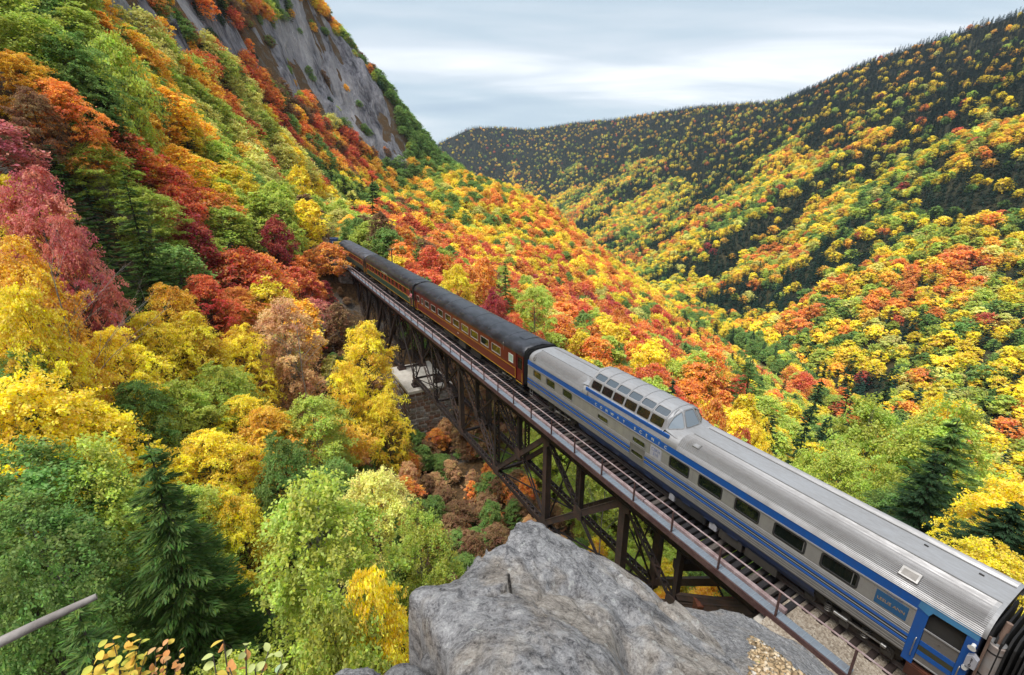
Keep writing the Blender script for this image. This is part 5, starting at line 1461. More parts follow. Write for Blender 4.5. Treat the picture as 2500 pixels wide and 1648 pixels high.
# glazed ends of the dome
def dome_end(yb, ye, sgn, front):
    """yb: where the shell ends, ye: outermost y of the end; three panes"""
    top = [(-.90, 4.60), (-.36, 4.88), (.36, 4.88), (.90, 4.60)]; bot = [(-1.36, 3.98), (-.56, 4.06), (.56, 4.06), (1.36, 3.98)]
    ty_, by_ = [yb + sgn * .06, yb + sgn * .20, yb + sgn * .20, yb + sgn * .06], [yb + sgn * .10, ye, ye, yb + sgn * .10]
    T = [Vector((x, y, z)) for (x, z), y in zip(top, ty_)]; B = [Vector((x, y, z)) for (x, z), y in zip(bot, by_)]
    m = MB(); 
    rim = [Vector((x, yb, z)) for x, z in DPF[2:-2]]
    # rim to the top edge
    kk = [0, 3, 6, 9, 12]
    crown_ = [B[0], T[0], T[1], T[2], T[3], B[3]]; ids = [0, 2, 5, 7, 10, 12]
    vs_ = rim + crown_; n = len(rim); f = []
    for k_ in range(5):
        a, b = ids[k_], ids[k_ + 1]
        for i in range(a, b): f.append((i, i + 1, n + k_))
        f.append((b, n + k_ + 1, n + k_))
    m.add(vs_, f)
    for k_ in range(3):
        q = [B[k_], B[k_ + 1], T[k_ + 1], T[k_]]; c = sum(q, Vector()) / 4
        inn = [p + (c - p) * .13 for p in q]
        m.add(q + inn, [(i, (i + 1) % 4, 4 + (i + 1) % 4, 4 + i) for i in range(4)])
        # clipped-corner pane with slight crown
        nr = (q[1] - q[0]).cross(q[3] - q[0]).normalized(); nr = nr if nr.y * sgn > 0 else -nr
        pts = []
        for i in range(4):
            p, pa, pb = inn[i], inn[(i - 1) % 4], inn[(i + 1) % 4]
            big = .42 if ((k_ == 0 and i == 3) or (k_ == 2 and i == 2)) else .14
            for t in (0, .5, 1):
                w0, w1, w2 = (1 - t) ** 2, 2 * t * (1 - t), t * t
                pts.append((p + (pa - p) * big) * w0 + p * w1 + (p + (pb - p) * big) * w2)
        g = MB(); g.add([p - nr * .012 for p in inn], [(0, 1, 2, 3)]); 
        gp = MB(); gp.add([p + nr * .004 for p in pts], [tuple(range(len(pts)))])
        o = gp.build("dome_windscreen", MAT_GLASS_F if (front and k_ < 2) else MAT_GLASS, dome)
        m.add([p + nr * .0 for p in inn], [(0, 1, 2, 3)])
        r_ = MB(); r_.tube([p + nr * .01 for p in pts + pts[:1]], .016, 5, False); r_.build("gasket", MAT_STEEL_DK, o)
    m.build("dome_end_frame", MAT_STEEL_LT, dome)
    # fairing down to the roof
    base = [(-1.36, 3.98), (-.56, 4.06), (.56, 4.06), (1.36, 3.98)]
    yy = [yb + sgn * .1, ye, ye, yb + sgn * .1]
    def roofz(x): 
        i = min(range(len(ARC)), key=lambda i: abs(ARC[i][0] + abs(x))); return ARC[i][1]
    outp = [(-1.33, roofz(1.33) + .018), (-.6, roofz(.6) + .022), (.6, roofz(.6) + .022), (1.33, roofz(1.33) + .018)]
    yo = [yb + sgn * .85, ye + sgn * .55, ye + sgn * .55, yb + sgn * .85]
    fm = MB(); fm.add([(x, y, z) for (x, z), y in zip(base, yy)] + [(x, y, z) for (x, z), y in zip(outp, yo)], [(i, i + 1, 5 + i, 4 + i) for i in range(3)])
    auto_smooth(fm.build("fairing", MAT_STEEL_LT, dome), 45)
    pm = MB(); P_ = [(x, z + .006) for x, z in full]; pm.extrude_y(P_, [min(yb, ye + sgn * .7), max(yb, ye + sgn * .7)]); pm.build("roof_patch", MAT_STEEL_LT, dome)
dome_end(dy0 - .10, dy0 - .78, -1, True)
dome_end(dy1 + .10, dy1 + .70, 1, False)
# lettering
for i, ch in enumerate("CONWAY"): side_text(ch, Y(19.33 - i * .492), 3.165, .25, -XS - .011, MAT_CREAM, dome)
for i, ch in enumerate("SCENIC"): side_text(ch, Y(16.0 - i * .437), 3.165, .25, -XS - .011, MAT_CREAM, dome)
mb = MB(); mb.box(-XS - .006, -XS, Y(14.02), Y(14.78), 2.22, 2.86); pq = mb.build("number_plaque", MAT_PLAQUE, dome)
side_text("CSRX", Y(14.40), 2.66, .25, -XS - .011, MAT_GREYBLUE, pq, "letters"); side_text("310", Y(14.40), 2.41, .25, -XS - .011, MAT_GREYBLUE, pq, "letters")
mb = MB(); mb.box(-XS - .006, -XS, Y(3.54), Y(4.44), 2.28, 2.82); pq = mb.build("name_plate", MAT_PLATE, dome)
side_text("LESLIE ANN", Y(3.99), 2.53, .155, -XS - .011, MAT_TAN, pq, "letters", .98)
side_text("DOME CAR", Y(3.95), 2.885, .085, -XS - .009, MAT_GREYBLUE, dome, "letters")
for y in (Y(3.47), Y(4.52)):
    mb = MB()
    for z in np.arange(2.26, 2.9, .06): mb.box(-XS - .008, -XS, y - .008, y + .008, z - .008, z + .008)
    mb.build("rivet_row", MAT_STEEL_DK, dome)
# vestibule at the near end: blue frame, dutch door with open upper half, step trap
mb = MB(); mb.box(-XS, -XS + .05, 1.13, 1.42, .95, 3.35); mb.box(-XS, -XS + .05, 0, .26, .95, 3.35); mb.build("door_post", MAT_BLUE, dome)
mb = MB(); mb.poly_prism([(.02, 3.16), (.02, 3.42), (1.28, 3.42), (1.40, 3.34), (1.43, 3.1), (1.13, 2.98), (1.06, 3.16)], lambda a, b, t: (-XS - .012 + t, a, b), .03); mb.build("door_header", MAT_BLUE2, dome)
dr = MB(); dr.box(-XS + .02, -XS + .06, .27, 1.12, 1.18, 2.42); door = dr.build("vestibule_door", MAT_STEEL_DK, dome)
mb = MB(); mb.box(-XS + .012, -XS + .02, .27, 1.12, 1.80, 1.98); mb.box(-XS + .012, -XS + .02, .27, 1.12, 1.42, 1.60); mb.build("door_stripe", MAT_BLUE, door)
mb = MB(); mb.box(-XS + .013, -XS + .02, .27, 1.12, 1.60, 1.80); mb.build("door_band", MAT_OLIVE, door)
mb = MB(); mb.box(-XS - .01, -XS + .02, .26, 1.13, 2.42, 2.47); mb.box(-XS, -XS + .03, .26, 1.13, 1.15, 1.19); mb.build("door_rail", MAT_STEEL_LT, door)
mb = MB(); mb.tube([(-XS, .7, 2.25), (-XS - .03, .7, 2.25)], .025, 8); mb.build("door_lock", MAT_SPRING, door)
mb = MB(); mb.box(-XS + .35, -XS + .4, .2, 1.2, 1.2, 3.2); mb.build("vestibule_shade_sheet", MAT_INSIDE, dome)  # dark sheet stands in for the shade behind the open door
for k, y in enumerate((.4, .62, .95)):
    mb = MB(); mb.box(-XS + .30, -XS + .345, y, y + .16, 3.02, 3.04); mb.build("vestibule_lamp", MAT_WHITE, dome)
mb = MB(); mb.box(-XS - .0, -XS + .5, .2, 1.25, .45, .95); mb.box(-XS - .02, -XS, .25, 1.2, .5, .9); mb.build("step_box", MAT_RUST, dome)
for y in (1.22, .16):
    mb = MB(); mb.tube([(-XS - .005, y, 1.25), (-XS - .075, y, 1.3), (-XS - .075, y, 1.95), (-XS - .005, y, 2.0)], .016, 6); auto_smooth(mb.build("grab_iron", MAT_CHROME, dome), 60)
nb_ = MB(); nb_.poly_prism([(-.02, 2.28), (-.02, 2.62), (.10, 2.72), (.22, 2.62), (.22, 2.28)], lambda a, b, t: (-XS - .16 + t, a - .12, b), .18); nbo = nb_.build("number_box", MAT_PLAQUE, dome)
for i, ch in enumerate("310"): side_text(ch, -.02, 2.58 - i * .11, .13, -XS - .168, MAT_BLACK, nbo, "digit")
mb = MB(); mb.tube([(-XS - .02, .06, 3.0), (-XS - .12, .06, 2.98), (-XS - .2, .06, 2.97)], [.05, .05, .1], 10); mb.build("marker_lamp", MAT_WHITE, dome)
mb = MB(); mb.tube([(-XS - .01, .06, 2.1), (-XS - .10, .06, 2.1)], [.08, .06], 8); mb.build("marker_lamp", MAT_WHITE, dome)
# exhaust stack on the near end
mb = MB(); mb.tube([(-.95, -.28, .9), (-.95, -.28, 1.6)], .075, 10); mb.build("drain_pipe", MAT_PIPE, dome); mb = MB(); mb.tube([(-.95, -.28, 3.05), (-.9, -.28, 3.35), (-.82, -.3, 3.78)], .075, 10); ex = auto_smooth(mb.build("exhaust_pipe", MAT_PIPE, dome), 50)
mb = MB(); mb.tube([(-.95, -.28, 1.58), (-.95, -.28, 1.62), (-.95, -.28, 3.02), (-.95, -.28, 3.06)], [.15, .215, .215, .17], 18); mf = auto_smooth(mb.build("muffler", MAT_MUFF, dome), 40)
for z in (1.85, 2.75):
    mb = MB(); mb.tube([(-.95, -.28, z), (-.95, -.28, z + .05)], .222, 18); mb.build("strap", MAT_BLACK, mf)
mb = MB(); mb.tube([(-.95, -.28, 3.055), (-.95, -.28, 3.075)], .18, 18); mb.build("muffler_lid", MAT_STEEL_LT, mf)
mb = MB(); mb.beam((-1.3, -.12, .9), (-1.2, -.12, 3.3), .06, .06); mb.build("stack_bracket", MAT_PIPE, dome)
# diaphragm and gear
def diaphragm(car, y0, y1, w=1.15, top=3.5, mat=MAT_DIAPH):
    mb = MB(); o = [(-w, 1.2), (-w, top - .25), (-w * .8, top), (w * .8, top), (w, top - .25), (w, 1.2)]
    n = 6; ys = np.linspace(y0, y1, n)
    for i, y in enumerate(ys):
        k = 1.0 if i % 2 else .95
        mb.poly_prism([(a * k, 1.2 + (b - 1.2) * k) for a, b in o], lambda a, b, t: (a, y - .02 + t, b), .05)
    mb.build("diaphragm", mat, car)
diaphragm(dome, LD + .02, LD + .32); diaphragm(dome, -.75, -.1)
truck(dome, Y(5.1)); truck(dome, Y(23.4))
underframe(dome, LD, [(Y(9.2), Y(10.35), .5, .32, MAT_TRUCK), (Y(10.5), Y(10.9), .45, .42, MAT_PLAQUE), (Y(7.6), Y(9.05), .55, .35, MAT_TRUCK), (Y(11.1), Y(12.9), .5, .35, MAT_BLACK), (Y(13.0), Y(13.35), .4, .4, MAT_PLAQUE)])
mb = MB(); mb.tube([(-1.45, LD - .25, .55), (-1.45, LD - .25, 1.1)], .018, 6); mb.tube([(-1.45, LD - .6, .55), (-1.45, LD - .6, 1.1)], .018, 6)
for z in (.56, .8): mb.tube([(-1.45, LD - .6, z), (-1.45, LD - .25, z)], .018, 6)
mb.build("ladder", MAT_STEEL, dome)

# ---- painted coaches behind
def coach(name, s0, L, label, side_mat, wins, z0, z1, glass, frame, roof_mat, lines, vest, post_mat=None, belt=None, far_simple=False):
    c = car_root(name, s0, label)
    HH = sorted([(a - s0, b - s0, z0, z1) for a, b in wins])
    if post_mat is None:
        mb = MB(); wall(mb, -XS, vest, L - vest, 1.12, 3.36, HH); mb.build("side_panel", side_mat, c)
    else:
        mb = MB(); wall(mb, -XS, vest, L - vest, 1.12, belt[0], []); mb.build("lower_panel", side_mat, c)
        mb = MB(); wall(mb, -XS, vest, L - vest, belt[0], belt[1], HH); mb.build("window_band", post_mat, c)
        mb = MB(); wall(mb, -XS, vest, L - vest, belt[1], 3.36, []); mb.build("letter_board", side_mat, c)
    mb = MB(); wall(mb, XS, 0, L, 1.12, 3.36, []); mb.build("far_side_panel", side_mat, c)
    mb = MB(); mb.box(-1.3, 1.3, .3, L - .3, 1.15, 3.3); mb.build("interior", MAT_INSIDE, c)  # dark filler block, stands in for the unlit inside
    for i, (a, b, z0_, z1_) in enumerate(HH): window(c, -XS, a, b, z0_, z1_, glass, frame, .05, .014, .06)
    for (z, h) in lines:
        mb = MB(); mb.box(-XS - .006, -XS, vest, L - vest, z - h / 2, z + h / 2); mb.build("yellow_line", MAT_YELLOW, c)
    # vestibules, set back a little, with door and grab irons
    for ya, yb in ((0.05, vest), (L - vest, L - .05)):
        mb = MB(); mb.box(-XS + .06, -XS + .1, ya + .02, yb - .02, 1.12, 3.36); d_ = mb.build("vestibule_door", post_mat or side_mat, c)
        mb = MB(); mb.box(-XS + .05, -XS + .06, ya + .25, yb - .25, 2.15, 3.05); mb.build("door_window", MAT_GLASS, d_)
        for y in (ya + .06, yb - .06):
            mb = MB(); mb.box(-XS - .012, -XS + .05, y - .045, y + .045, 1.0, 3.36); mb.build("corner_post", side_mat, c)
            mb = MB(); mb.tube([(-XS - .05, y, 1.2), (-XS - .05, y, 1.95)], .02, 5); mb.build("grab_iron", MAT_YELLOW, c)
        mb = MB()
        for k in range(3): mb.box(-XS + .02 + .1 * k, -XS + .4 + .1 * k, ya + .15, yb - .15, .45 + .25 * k, .50 + .25 * k)
        mb.box(-XS + .015, -XS + .02, ya + .15, yb - .15, .47, .52); mb.build("steps", MAT_BLACK, c)
        mb = MB(); mb.box(-XS + .01, -XS + .02, ya + .12, yb - .12, .98, 1.03); mb.build("step_edge", MAT_YELLOW, c)
    # roof: tall arch, ends rounded down
    prof = [(-XS * math.cos(t) * 1.015, 3.34 + .90 * math.sin(t) ** .9) for t in np.linspace(0, math.pi, 25)]
    mb = MB(); n = len(prof); v = []
    st = ((.0, .93, .86), (.10, .99, .965), (.5, 1.0, 1.0), (L - .5, 1.0, 1.0), (L - .1, .99, .965), (L, .93, .86))
    for (y, kx, kz) in st: v += [(x * kx, y, 3.34 + (z - 3.34) * kz) for x, z in prof]
    mb.add(v, [(i * n + j, i * n + j + 1, (i + 1) * n + j + 1, (i + 1) * n + j) for i in range(len(st) - 1) for j in range(n - 1)] + [tuple(range(n)), tuple(range((len(st) - 1) * n, len(st) * n))])
    auto_smooth(mb.build("roof", roof_mat, c), 40)
    mb = MB(); mb.beam((-XS - .02, .1, 3.36), (-XS - .02, L - .1, 3.36), .04, .03); mb.build("gutter", roof_mat, c)
    for y in np.arange(3.2, L - 2, 3.25):
        mb = MB(); mb.tube([(x * 1.003, float(y), z + .006) for x, z in prof], .012, 4, False); mb.build("roof_joint", roof_mat, c)
    mb = MB(); mb.box(-1.45, 1.45, 0, .05, 1.0, 3.5); mb.box(-1.45, 1.45, L - .05, L, 1.0, 3.5); mb.build("end_panel", MAT_DIAPH, c)
    diaphragm(c, -.33, -.02, 1.42, 4.02) if not far_simple else None
    # roof hatch plate
    mb = MB(); P = [p for p in prof if -.75 < p[0] < .78]; mb.extrude_y([(x, z + .03) for x, z in P], [1.35, 2.3]); mb.extrude_y([(x, z - .02) for x, z in P], [1.3, 1.34]); mb.extrude_y([(x, z + .03) for x, z in P] + [(x, z - .02) for x, z in reversed(P)], [1.34, 1.35])
    mb.build("roof_hatch", roof_mat, c)
    truck(c, 3.4, not far_simple); truck(c, L - 3.4, not far_simple)
    underframe(c, L, [(8, 10.2, .7, .45, MAT_BLACK), (11.5, 13.2, .6, .4, MAT_TRUCK), (14.5, 17.5, .6, .5, MAT_BLACK)])
    mb = MB(); mb.tube([(-1.1, 6.2, .75), (-1.1, L - 6.2, .75)], .05, 6); mb.build("brake_pipe", MAT_TRUCK, c)
    return c
mw = [(31.83, 33.45), (34.08, 35.67), (36.3, 37.9), (38.5, 40.1), (40.75, 42.3), (42.97, 44.5), (45.3, 46.75), (47.6, 49.05), (49.8, 51.2), (51.85, 52.5), (53.4, 54.2)]
maroon = coach("passenger_coach", 28.02, 27.3, "maroon passenger coach with yellow lines and glossy black roof", MAT_MAROON, mw, 2.22, 2.90, MAT_GLASS, MAT_FRAME, MAT_ROOF, [(1.16, .045), (1.98, .035)], 1.25)
mb = MB(); mb.box(-XS - .006, -XS, 29.65 - 28.02, 30.35 - 28.02, 2.30, 2.95); fp = mb.build("lavatory_window", MAT_FROST, maroon)
mb = MB(); ring_frame(mb, -XS - .004, 29.68 - 28.02, 30.32 - 28.02, 2.33, 2.92, .05, .012); mb.build("frame", MAT_WHITE, fp)
mb = MB(); mb.tube([(-XS - .03, 3.2, 2.95), (-XS - .03, 3.2, 3.5)], .012, 5); mb.tube([(-XS - .03, 3.2, 3.5), (-XS - .03, 3.2, 3.6)], .04, 6); mb.build("standpipe", MAT_FRAME, maroon)
side_text("3208", 13.1, 1.62, .16, -XS - .008, MAT_WHITE, maroon, "car_number")
gw = [(58.9 + i * 2.02, 58.9 + i * 2.02 + 1.15) for i in range(12)]
green = coach("passenger_coach", 56.0, 28.0, "green passenger coach with yellow lines, maroon window posts and black roof", MAT_GREEN, gw, 2.14, 2.92, MAT_GLASS_O, MAT_MAROON2, MAT_ROOF, [(1.14, .06), (2.02, .06), (2.98, .06)], 1.3, MAT_MAROON2, (2.04, 2.96))
side_text("CONWAY SCENIC RAILROAD", 14.2, 3.17, .27, -XS - .008, MAT_CREAM, green, "letters", .95)
side_text("CRAWFORD NOTCH", 14.2, 1.55, .2, -XS - .008, MAT_GREYBLUE, green, "letters") if False else None
fw = [(86.6 + i * 1.62, 86.6 + i * 1.62 + .85) for i in range(14)]
farc = coach("passenger_coach", 84.5, 26.5, "dull dark green coach at the far end of the train", MAT_GREEN2, fw, 2.16, 2.9, MAT_GLASS, MAT_MAROON2, MAT_ROOF2, [(2.02, .04), (3.0, .05)], 1.3, MAT_MAROON2, (2.04, 2.96), True)
# end of the coach coupled in front of the dome car, at the lower right
c = car_root("passenger_coach", -12.0, "dark end of a green and maroon coach coupled ahead of the dome car"); L = 13.0
mb = MB(); wall(mb, -XS, 0, L - .25, 2.02, 3.36, []); mb.build("upper_panel", MAT_GREEN, c)
mb = MB(); wall(mb, -XS, 0, L - .25, 1.12, 1.98, []); mb.build("lower_panel", MAT_MAROON, c)
mb = MB(); mb.box(-XS - .004, -XS + .03, 0, L - .25, 1.98, 2.02); mb.build("gold_line", MAT_YELLOW, c)
prof = [(-XS * math.cos(t) * 1.015, 3.34 + .85 * math.sin(t) ** .9) for t in np.linspace(0, math.pi, 25)]
mb = MB(); mb.extrude_y(prof, [0, L - .1, L]); mb.poly_prism(prof, lambda a, b, t: (a, L - .3 + t, b), .02); auto_smooth(mb.build("roof", MAT_ROOF2, c), 40)
mb = MB(); mb.tube([(x * .98, L - .02, z) for x, z in prof], .045, 6); auto_smooth(mb.build("roof_rim", MAT_STEEL_DK, c), 50)
mb = MB(); mb.box(-XS, XS, L - .32, L - .25, 1.0, 3.6); mb.build("end_panel", MAT_BLACK, c)
mb = MB(); mb.box(XS - .05, XS, 0, L - .3, 1.12, 3.36); mb.build("far_side_panel", MAT_GREEN, c)
diaphragm(c, L - .24, L + .1, 1.1, 3.45, paint("diaphragm_grey", (.06, .06, .065), .8))
mb = MB(); mb.bbox(-XS - .02, -XS + .25, L - .6, L - .25, 2.9, 3.2, .03); mb.build("marker_box", MAT_PLAQUE, c)
truck(c, L - 3.2, False)
# ---------------------------------------------------------------- lookout rocks in the foreground
def m_granite(name, warm=.5, dark=1.0, streak=False):
    t = NT(name); v = t.coord('Object'); vs_ = t.coord('Object', scale=(1, 1, 1) if not streak else (5.5, 1.1, 2.5), rot=(0, 0, .55))
    big = t.noise(v, 1.5, 5, .6, .3); mid = t.noise(vs_, 6, 7, .72, .2); fine = t.noise(v, 60, 5, .75); spk = t.noise(v, 170, 3, .6)
    blot = t.noise(v, 17, 6, .8, .5)
    m = t.math('ADD', t.math('MULTIPLY', mid, .34), t.math('ADD', t.math('MULTIPLY', blot, .38), t.math('MULTIPLY', fine, .28)))
    c = t.ramp(m, [(.385, (.022 * dark, .022 * dark, .025 * dark)), (.445, (.13 * dark, .128 * dark, .135 * dark)), (.50, (.27 * dark, .266 * dark, .272 * dark)), (.555, (.37 * dark, .366 * dark, .37 * dark)), (.63, (.58 * dark, .575 * dark, .57 * dark))])
    c = t.mix(t.math('MULTIPLY', t.ramp(big, [(.5, (0, 0, 0)), (.62, (1, 1, 1))]), warm), c, t.ramp(m, [(.40, (.10, .082, .065)), (.5, (.36, .30, .235)), (.6, (.56, .49, .40))]))
    dk = t.ramp(t.noise(vs_, 2.2, 7, .7, .6), [(.54, (0, 0, 0)), (.63, (1, 1, 1))])
    c = t.mix(t.math('MULTIPLY', dk, .7), c, t.mix(.5, c, (.02, .02, .024, 1), 'MULTIPLY'))
    ck = t.node("TexVoronoi", feature='DISTANCE_TO_EDGE'); ck.inputs['Scale'].default_value = 1.9; t.put(ck.inputs['Vector'], t.mix(.16, v, t.noise(v, 4, 5, .7)))
    c = t.mix(t.ramp(ck.outputs['Distance'], [(.003, (.3, .3, .3)), (.010, (0, 0, 0))]), c, (.02, .019, .018, 1))
    lich = t.node("TexVoronoi"); lich.inputs['Scale'].default_value = 9.0; t.put(lich.inputs['Vector'], t.mix(.12, v, t.noise(v, 22, 4, .7)))
    c = t.mix(t.math('MULTIPLY', t.ramp(lich.outputs['Distance'], [(.10, (1, 1, 1)), (.15, (0, 0, 0))]), .6), c, (.52, .53, .50, 1))
    c = t.mix(t.math('MULTIPLY', t.ramp(spk, [(.62, (0, 0, 0)), (.70, (1, 1, 1))]), .45), c, (.58, .575, .57, 1))
    c = t.mix(t.math('MULTIPLY', t.ramp(spk, [(.30, (1, 1, 1)), (.38, (0, 0, 0))]), .6), c, (.03, .03, .033, 1))
    return t.bsdf(c, .85, 0, .3, bump=t.math('ADD', t.math('MULTIPLY', blot, .8), t.math('ADD', t.math('MULTIPLY', mid, .7), t.math('MULTIPLY', fine, .4))), strength=.9, dist=.035)
MAT_GRANITE = m_granite("lookout_granite", .55); MAT_GRANITE2 = m_granite("striated_granite", .3, .9, True); MAT_GRANITE3 = m_granite("dark_granite", .2, .6)

def fit(P):
    P = np.array(P); n = len(P); d = np.hypot(P[:, None, 0] - P[None, :, 0], P[:, None, 1] - P[None, :, 1])
    K = np.where(d > 0, d * d * np.log(d + 1e-12), 0) + np.eye(n) * .004; Q = np.concatenate([np.ones((n, 1)), P[:, :2]], 1)
    w = np.linalg.solve(np.block([[K, Q], [Q.T, np.zeros((3, 3))]]), np.concatenate([P[:, 2], np.zeros(3)]))
    def f(x, y):
        o = w[-3] + w[-2] * x + w[-1] * y
        for i in range(n):
            q = (x - P[i, 0]) ** 2 + (y - P[i, 1]) ** 2; o = o + w[i] * .5 * q * np.log(q + 1e-12)
        return o
    return f
def edge_dist(x, y, poly):
    b = np.full(x.shape, 1e9)
    for i in range(len(poly)):
        (x0, y0), (x1, y1) = poly[i], poly[(i + 1) % len(poly)]; dx, dy = x1 - x0, y1 - y0
        t = np.clip(((x - x0) * dx + (y - y0) * dy) / (dx * dx + dy * dy + 1e-12), 0, 1); b = np.minimum(b, np.hypot(x - x0 - t * dx, y - y0 - t * dy))
    return b
def seg_dist(x, y, A, B):
    dx, dy = B[0] - A[0], B[1] - A[1]; t = np.clip(((x - A[0]) * dx + (y - A[1]) * dy) / (dx * dx + dy * dy), 0, 1)
    return np.hypot(x - A[0] - t * dx, y - A[1] - t * dy)

def slab(name, outline, extra, step, mat, detail, depth, soft):
    """a rock with a real top surface, rounded rim and sides going down"""
    O3 = [at(*q) for q in outline]; poly = [p[:2] for p in O3]; f = fit(O3 + [at(*q) for q in extra])
    xs_, ys_ = [p[0] for p in poly], [p[1] for p in poly]; m = .45
    X, Y_ = np.meshgrid(np.arange(min(xs_) - m, max(xs_) + m, step), np.arange(min(ys_) - m, max(ys_) + m, step), indexing='ij')
    ins = inpoly(X, Y_, poly); ed = edge_dist(X, Y_, poly); sd = np.where(ins, ed, -ed)
    sd = sd + fbm(X * 3.1, Y_ * 3.1, 41, 4) * .035
    Z = f(X, Y_) + detail(X, Y_)
    rim = np.where(sd > 0, -soft * np.exp(-np.clip(sd, 0, 9) / soft), -soft - np.clip(-sd, 0, .4) * depth / .16 + fbm(X * 6, Y_ * 6, 47, 3) * .05)
    # pull the outside skirt towards the rim so that the flank is steep
    Z = Z + rim
    idx_ = np.arange(X.size).reshape(X.shape)
    q = np.stack([idx_[:-1, :-1], idx_[1:, :-1], idx_[1:, 1:], idx_[:-1, 1:]], -1).reshape(-1, 4)
    keepq = (sd.ravel()[q] > -.30).all(1)
    me = mesh_np(name, np.stack([X, Y_, Z], -1).reshape(-1, 3), q[keepq], [mat], True)
    return link(bpy.data.objects.new(name, me)), f

B_OUT = [(1120, 1720, 1.42), (1088, 1600, 1.80), (1045, 1535, 2.05), (1013, 1465, 2.30), (1030, 1441, 2.42), (1085, 1432, 2.50), (1098, 1416, 2.56), (1140, 1378, 2.72), (1190, 1332, 2.95), (1236, 1316, 3.05), (1260, 1273, 3.3), (1292, 1263, 3.4),
         (1345, 1283, 3.5), (1420, 1313, 3.58), (1500, 1350, 3.64), (1560, 1388, 3.66), (1620, 1436, 3.62), (1690, 1486, 3.52), (1765, 1570, 3.25), (1850, 1680, 2.85), (1930, 1850, 2.3), (1900, 2200, 1.4), (1500, 2500, .55), (1200, 2300, .6)]
B_IN = [(1300, 1600, 1.62), (1250, 1450, 2.25), (1400, 1500, 2.25), (1500, 1600, 1.85), (1650, 1640, 2.25), (1600, 1520, 2.75), (1400, 1360, 3.05), (1150, 1560, 1.85)]
p_cav, p_cav2 = at(1395, 1390, 2.75), at(1430, 1398, 2.75)
p_g0, p_g1, p_g2 = at(1535, 1480, 2.7), at(1560, 1560, 2.25), at(1570, 1660, 1.85)
p_h = at(1376, 1531, 2.05)
c_a, c_b, c_c = at(1345, 1385, 2.75), at(1312, 1440, 2.4), at(1310, 1530, 2.0)
l_a, l_b, l_c = at(1415, 1420, 2.6), at(1455, 1462, 2.4), at(1485, 1455, 2.5)
_fs = np.random.default_rng(14); FS = np.stack([_fs.uniform(-1.3, 2.6, 13), _fs.uniform(.2, 3.6, 13), _fs.normal(0, .085, 13), _fs.normal(0, .085, 13), _fs.normal(0, .032, 13)], 1)
def facets(x, y, S_=FS, k=1.0):
    """flat fracture faces, each with its own tilt"""
    wx, wy = x + fbm(x * 2.2, y * 2.2, 91, 3) * .10, y + fbm(x * 2.2, y * 2.2, 93, 3) * .10
    d = np.stack([np.hypot(wx - q[0], (wy - q[1]) * 1.25) for q in S_]); i = np.argmin(d, 0)
    dd = np.sort(d, 0); crack = np.exp(-((dd[1] - dd[0]) / .018) ** 2)
    q = S_[i]; return (q[..., 2] * (x - q[..., 0]) + q[..., 3] * (y - q[..., 1]) + q[..., 4]) * k - crack * .012
def boulder_detail(x, y):
    r = x * .84 + y * .54; q = -x * .54 + y * .84
    z = facets(x, y) + fbm(x * 1.1, y * 1.1, 51, 3) * .022 + fbm(r * 11, q * 2.4, 53, 4) * .008 + fbm(x * 22, y * 22, 55, 3) * .0045
    z = z - .026 * np.abs(fbm(r * 3.2, q * 1.5, 58, 4)) - .020 * np.round(fbm(x * 2.1, y * 1.3, 57, 3) * 1.8)                       # spalled steps
    d = np.hypot((x - p_cav[0]) * 1.0, (y - p_cav[1]) * 1.5); z = z - .13 * np.clip(1 - d / .17, 0, 1) ** .6
    d = np.hypot((x - p_cav2[0]), (y - p_cav2[1]) * 1.6); z = z - .10 * np.clip(1 - d / .13, 0, 1) ** .6
    for A, B, w, k in ((p_g0, p_g1, .10, .13), (p_g1, p_g2, .13, .17), (c_a, c_b, .025, .035), (c_b, c_c, .02, .025), (l_a, l_b, .05, .05), (l_b, l_c, .04, .04)):
        d = seg_dist(x, y, A, B); z = z - k * np.exp(-(d / w) ** 2)
    z = z - .10 * np.clip(1 - np.hypot(x - p_h[0], y - p_h[1]) / .024, 0, 1) ** .3
    return z
boulder, b_f = slab("boulder", B_OUT, B_IN, .0175, MAT_GRANITE, boulder_detail, 2.2, .055)
tag(boulder, "large grey granite boulder with a drill hole in the foreground", "boulder")

L_OUT = [(1640, 1462, 6.4), (1700, 1480, 6.9), (1760, 1479, 7.3), (1850, 1511, 7.7), (1940, 1561, 7.6), (2010, 1610, 7.3), (2062, 1652, 7.0), (2200, 1790, 6.2), (2350, 2000, 5.2), (2300, 2500, 3.2), (1700, 2700, 1.2), (1400, 1900, 2.6), (1500, 1600, 5.2)]
L_IN = [(1760, 1560, 5.4), (1850, 1645, 4.7), (1850, 1580, 5.7), (1950, 1645, 5.5), (1900, 1800, 3.8), (2050, 1850, 4.4)]
def ledge_detail(x, y):
    r = x * .84 + y * .54; q = -x * .54 + y * .84
    return fbm(x * .7, y * .7, 61, 4) * .10 + fbm(r * 6, q * 1.6, 63, 4) * .03 + fbm(x * 12, y * 12, 65, 3) * .012
ledge, l_f = slab("rock_ledge", L_OUT, L_IN, .035, MAT_GRANITE2, ledge_detail, 3.0, .12)
tag(ledge, kind="structure")

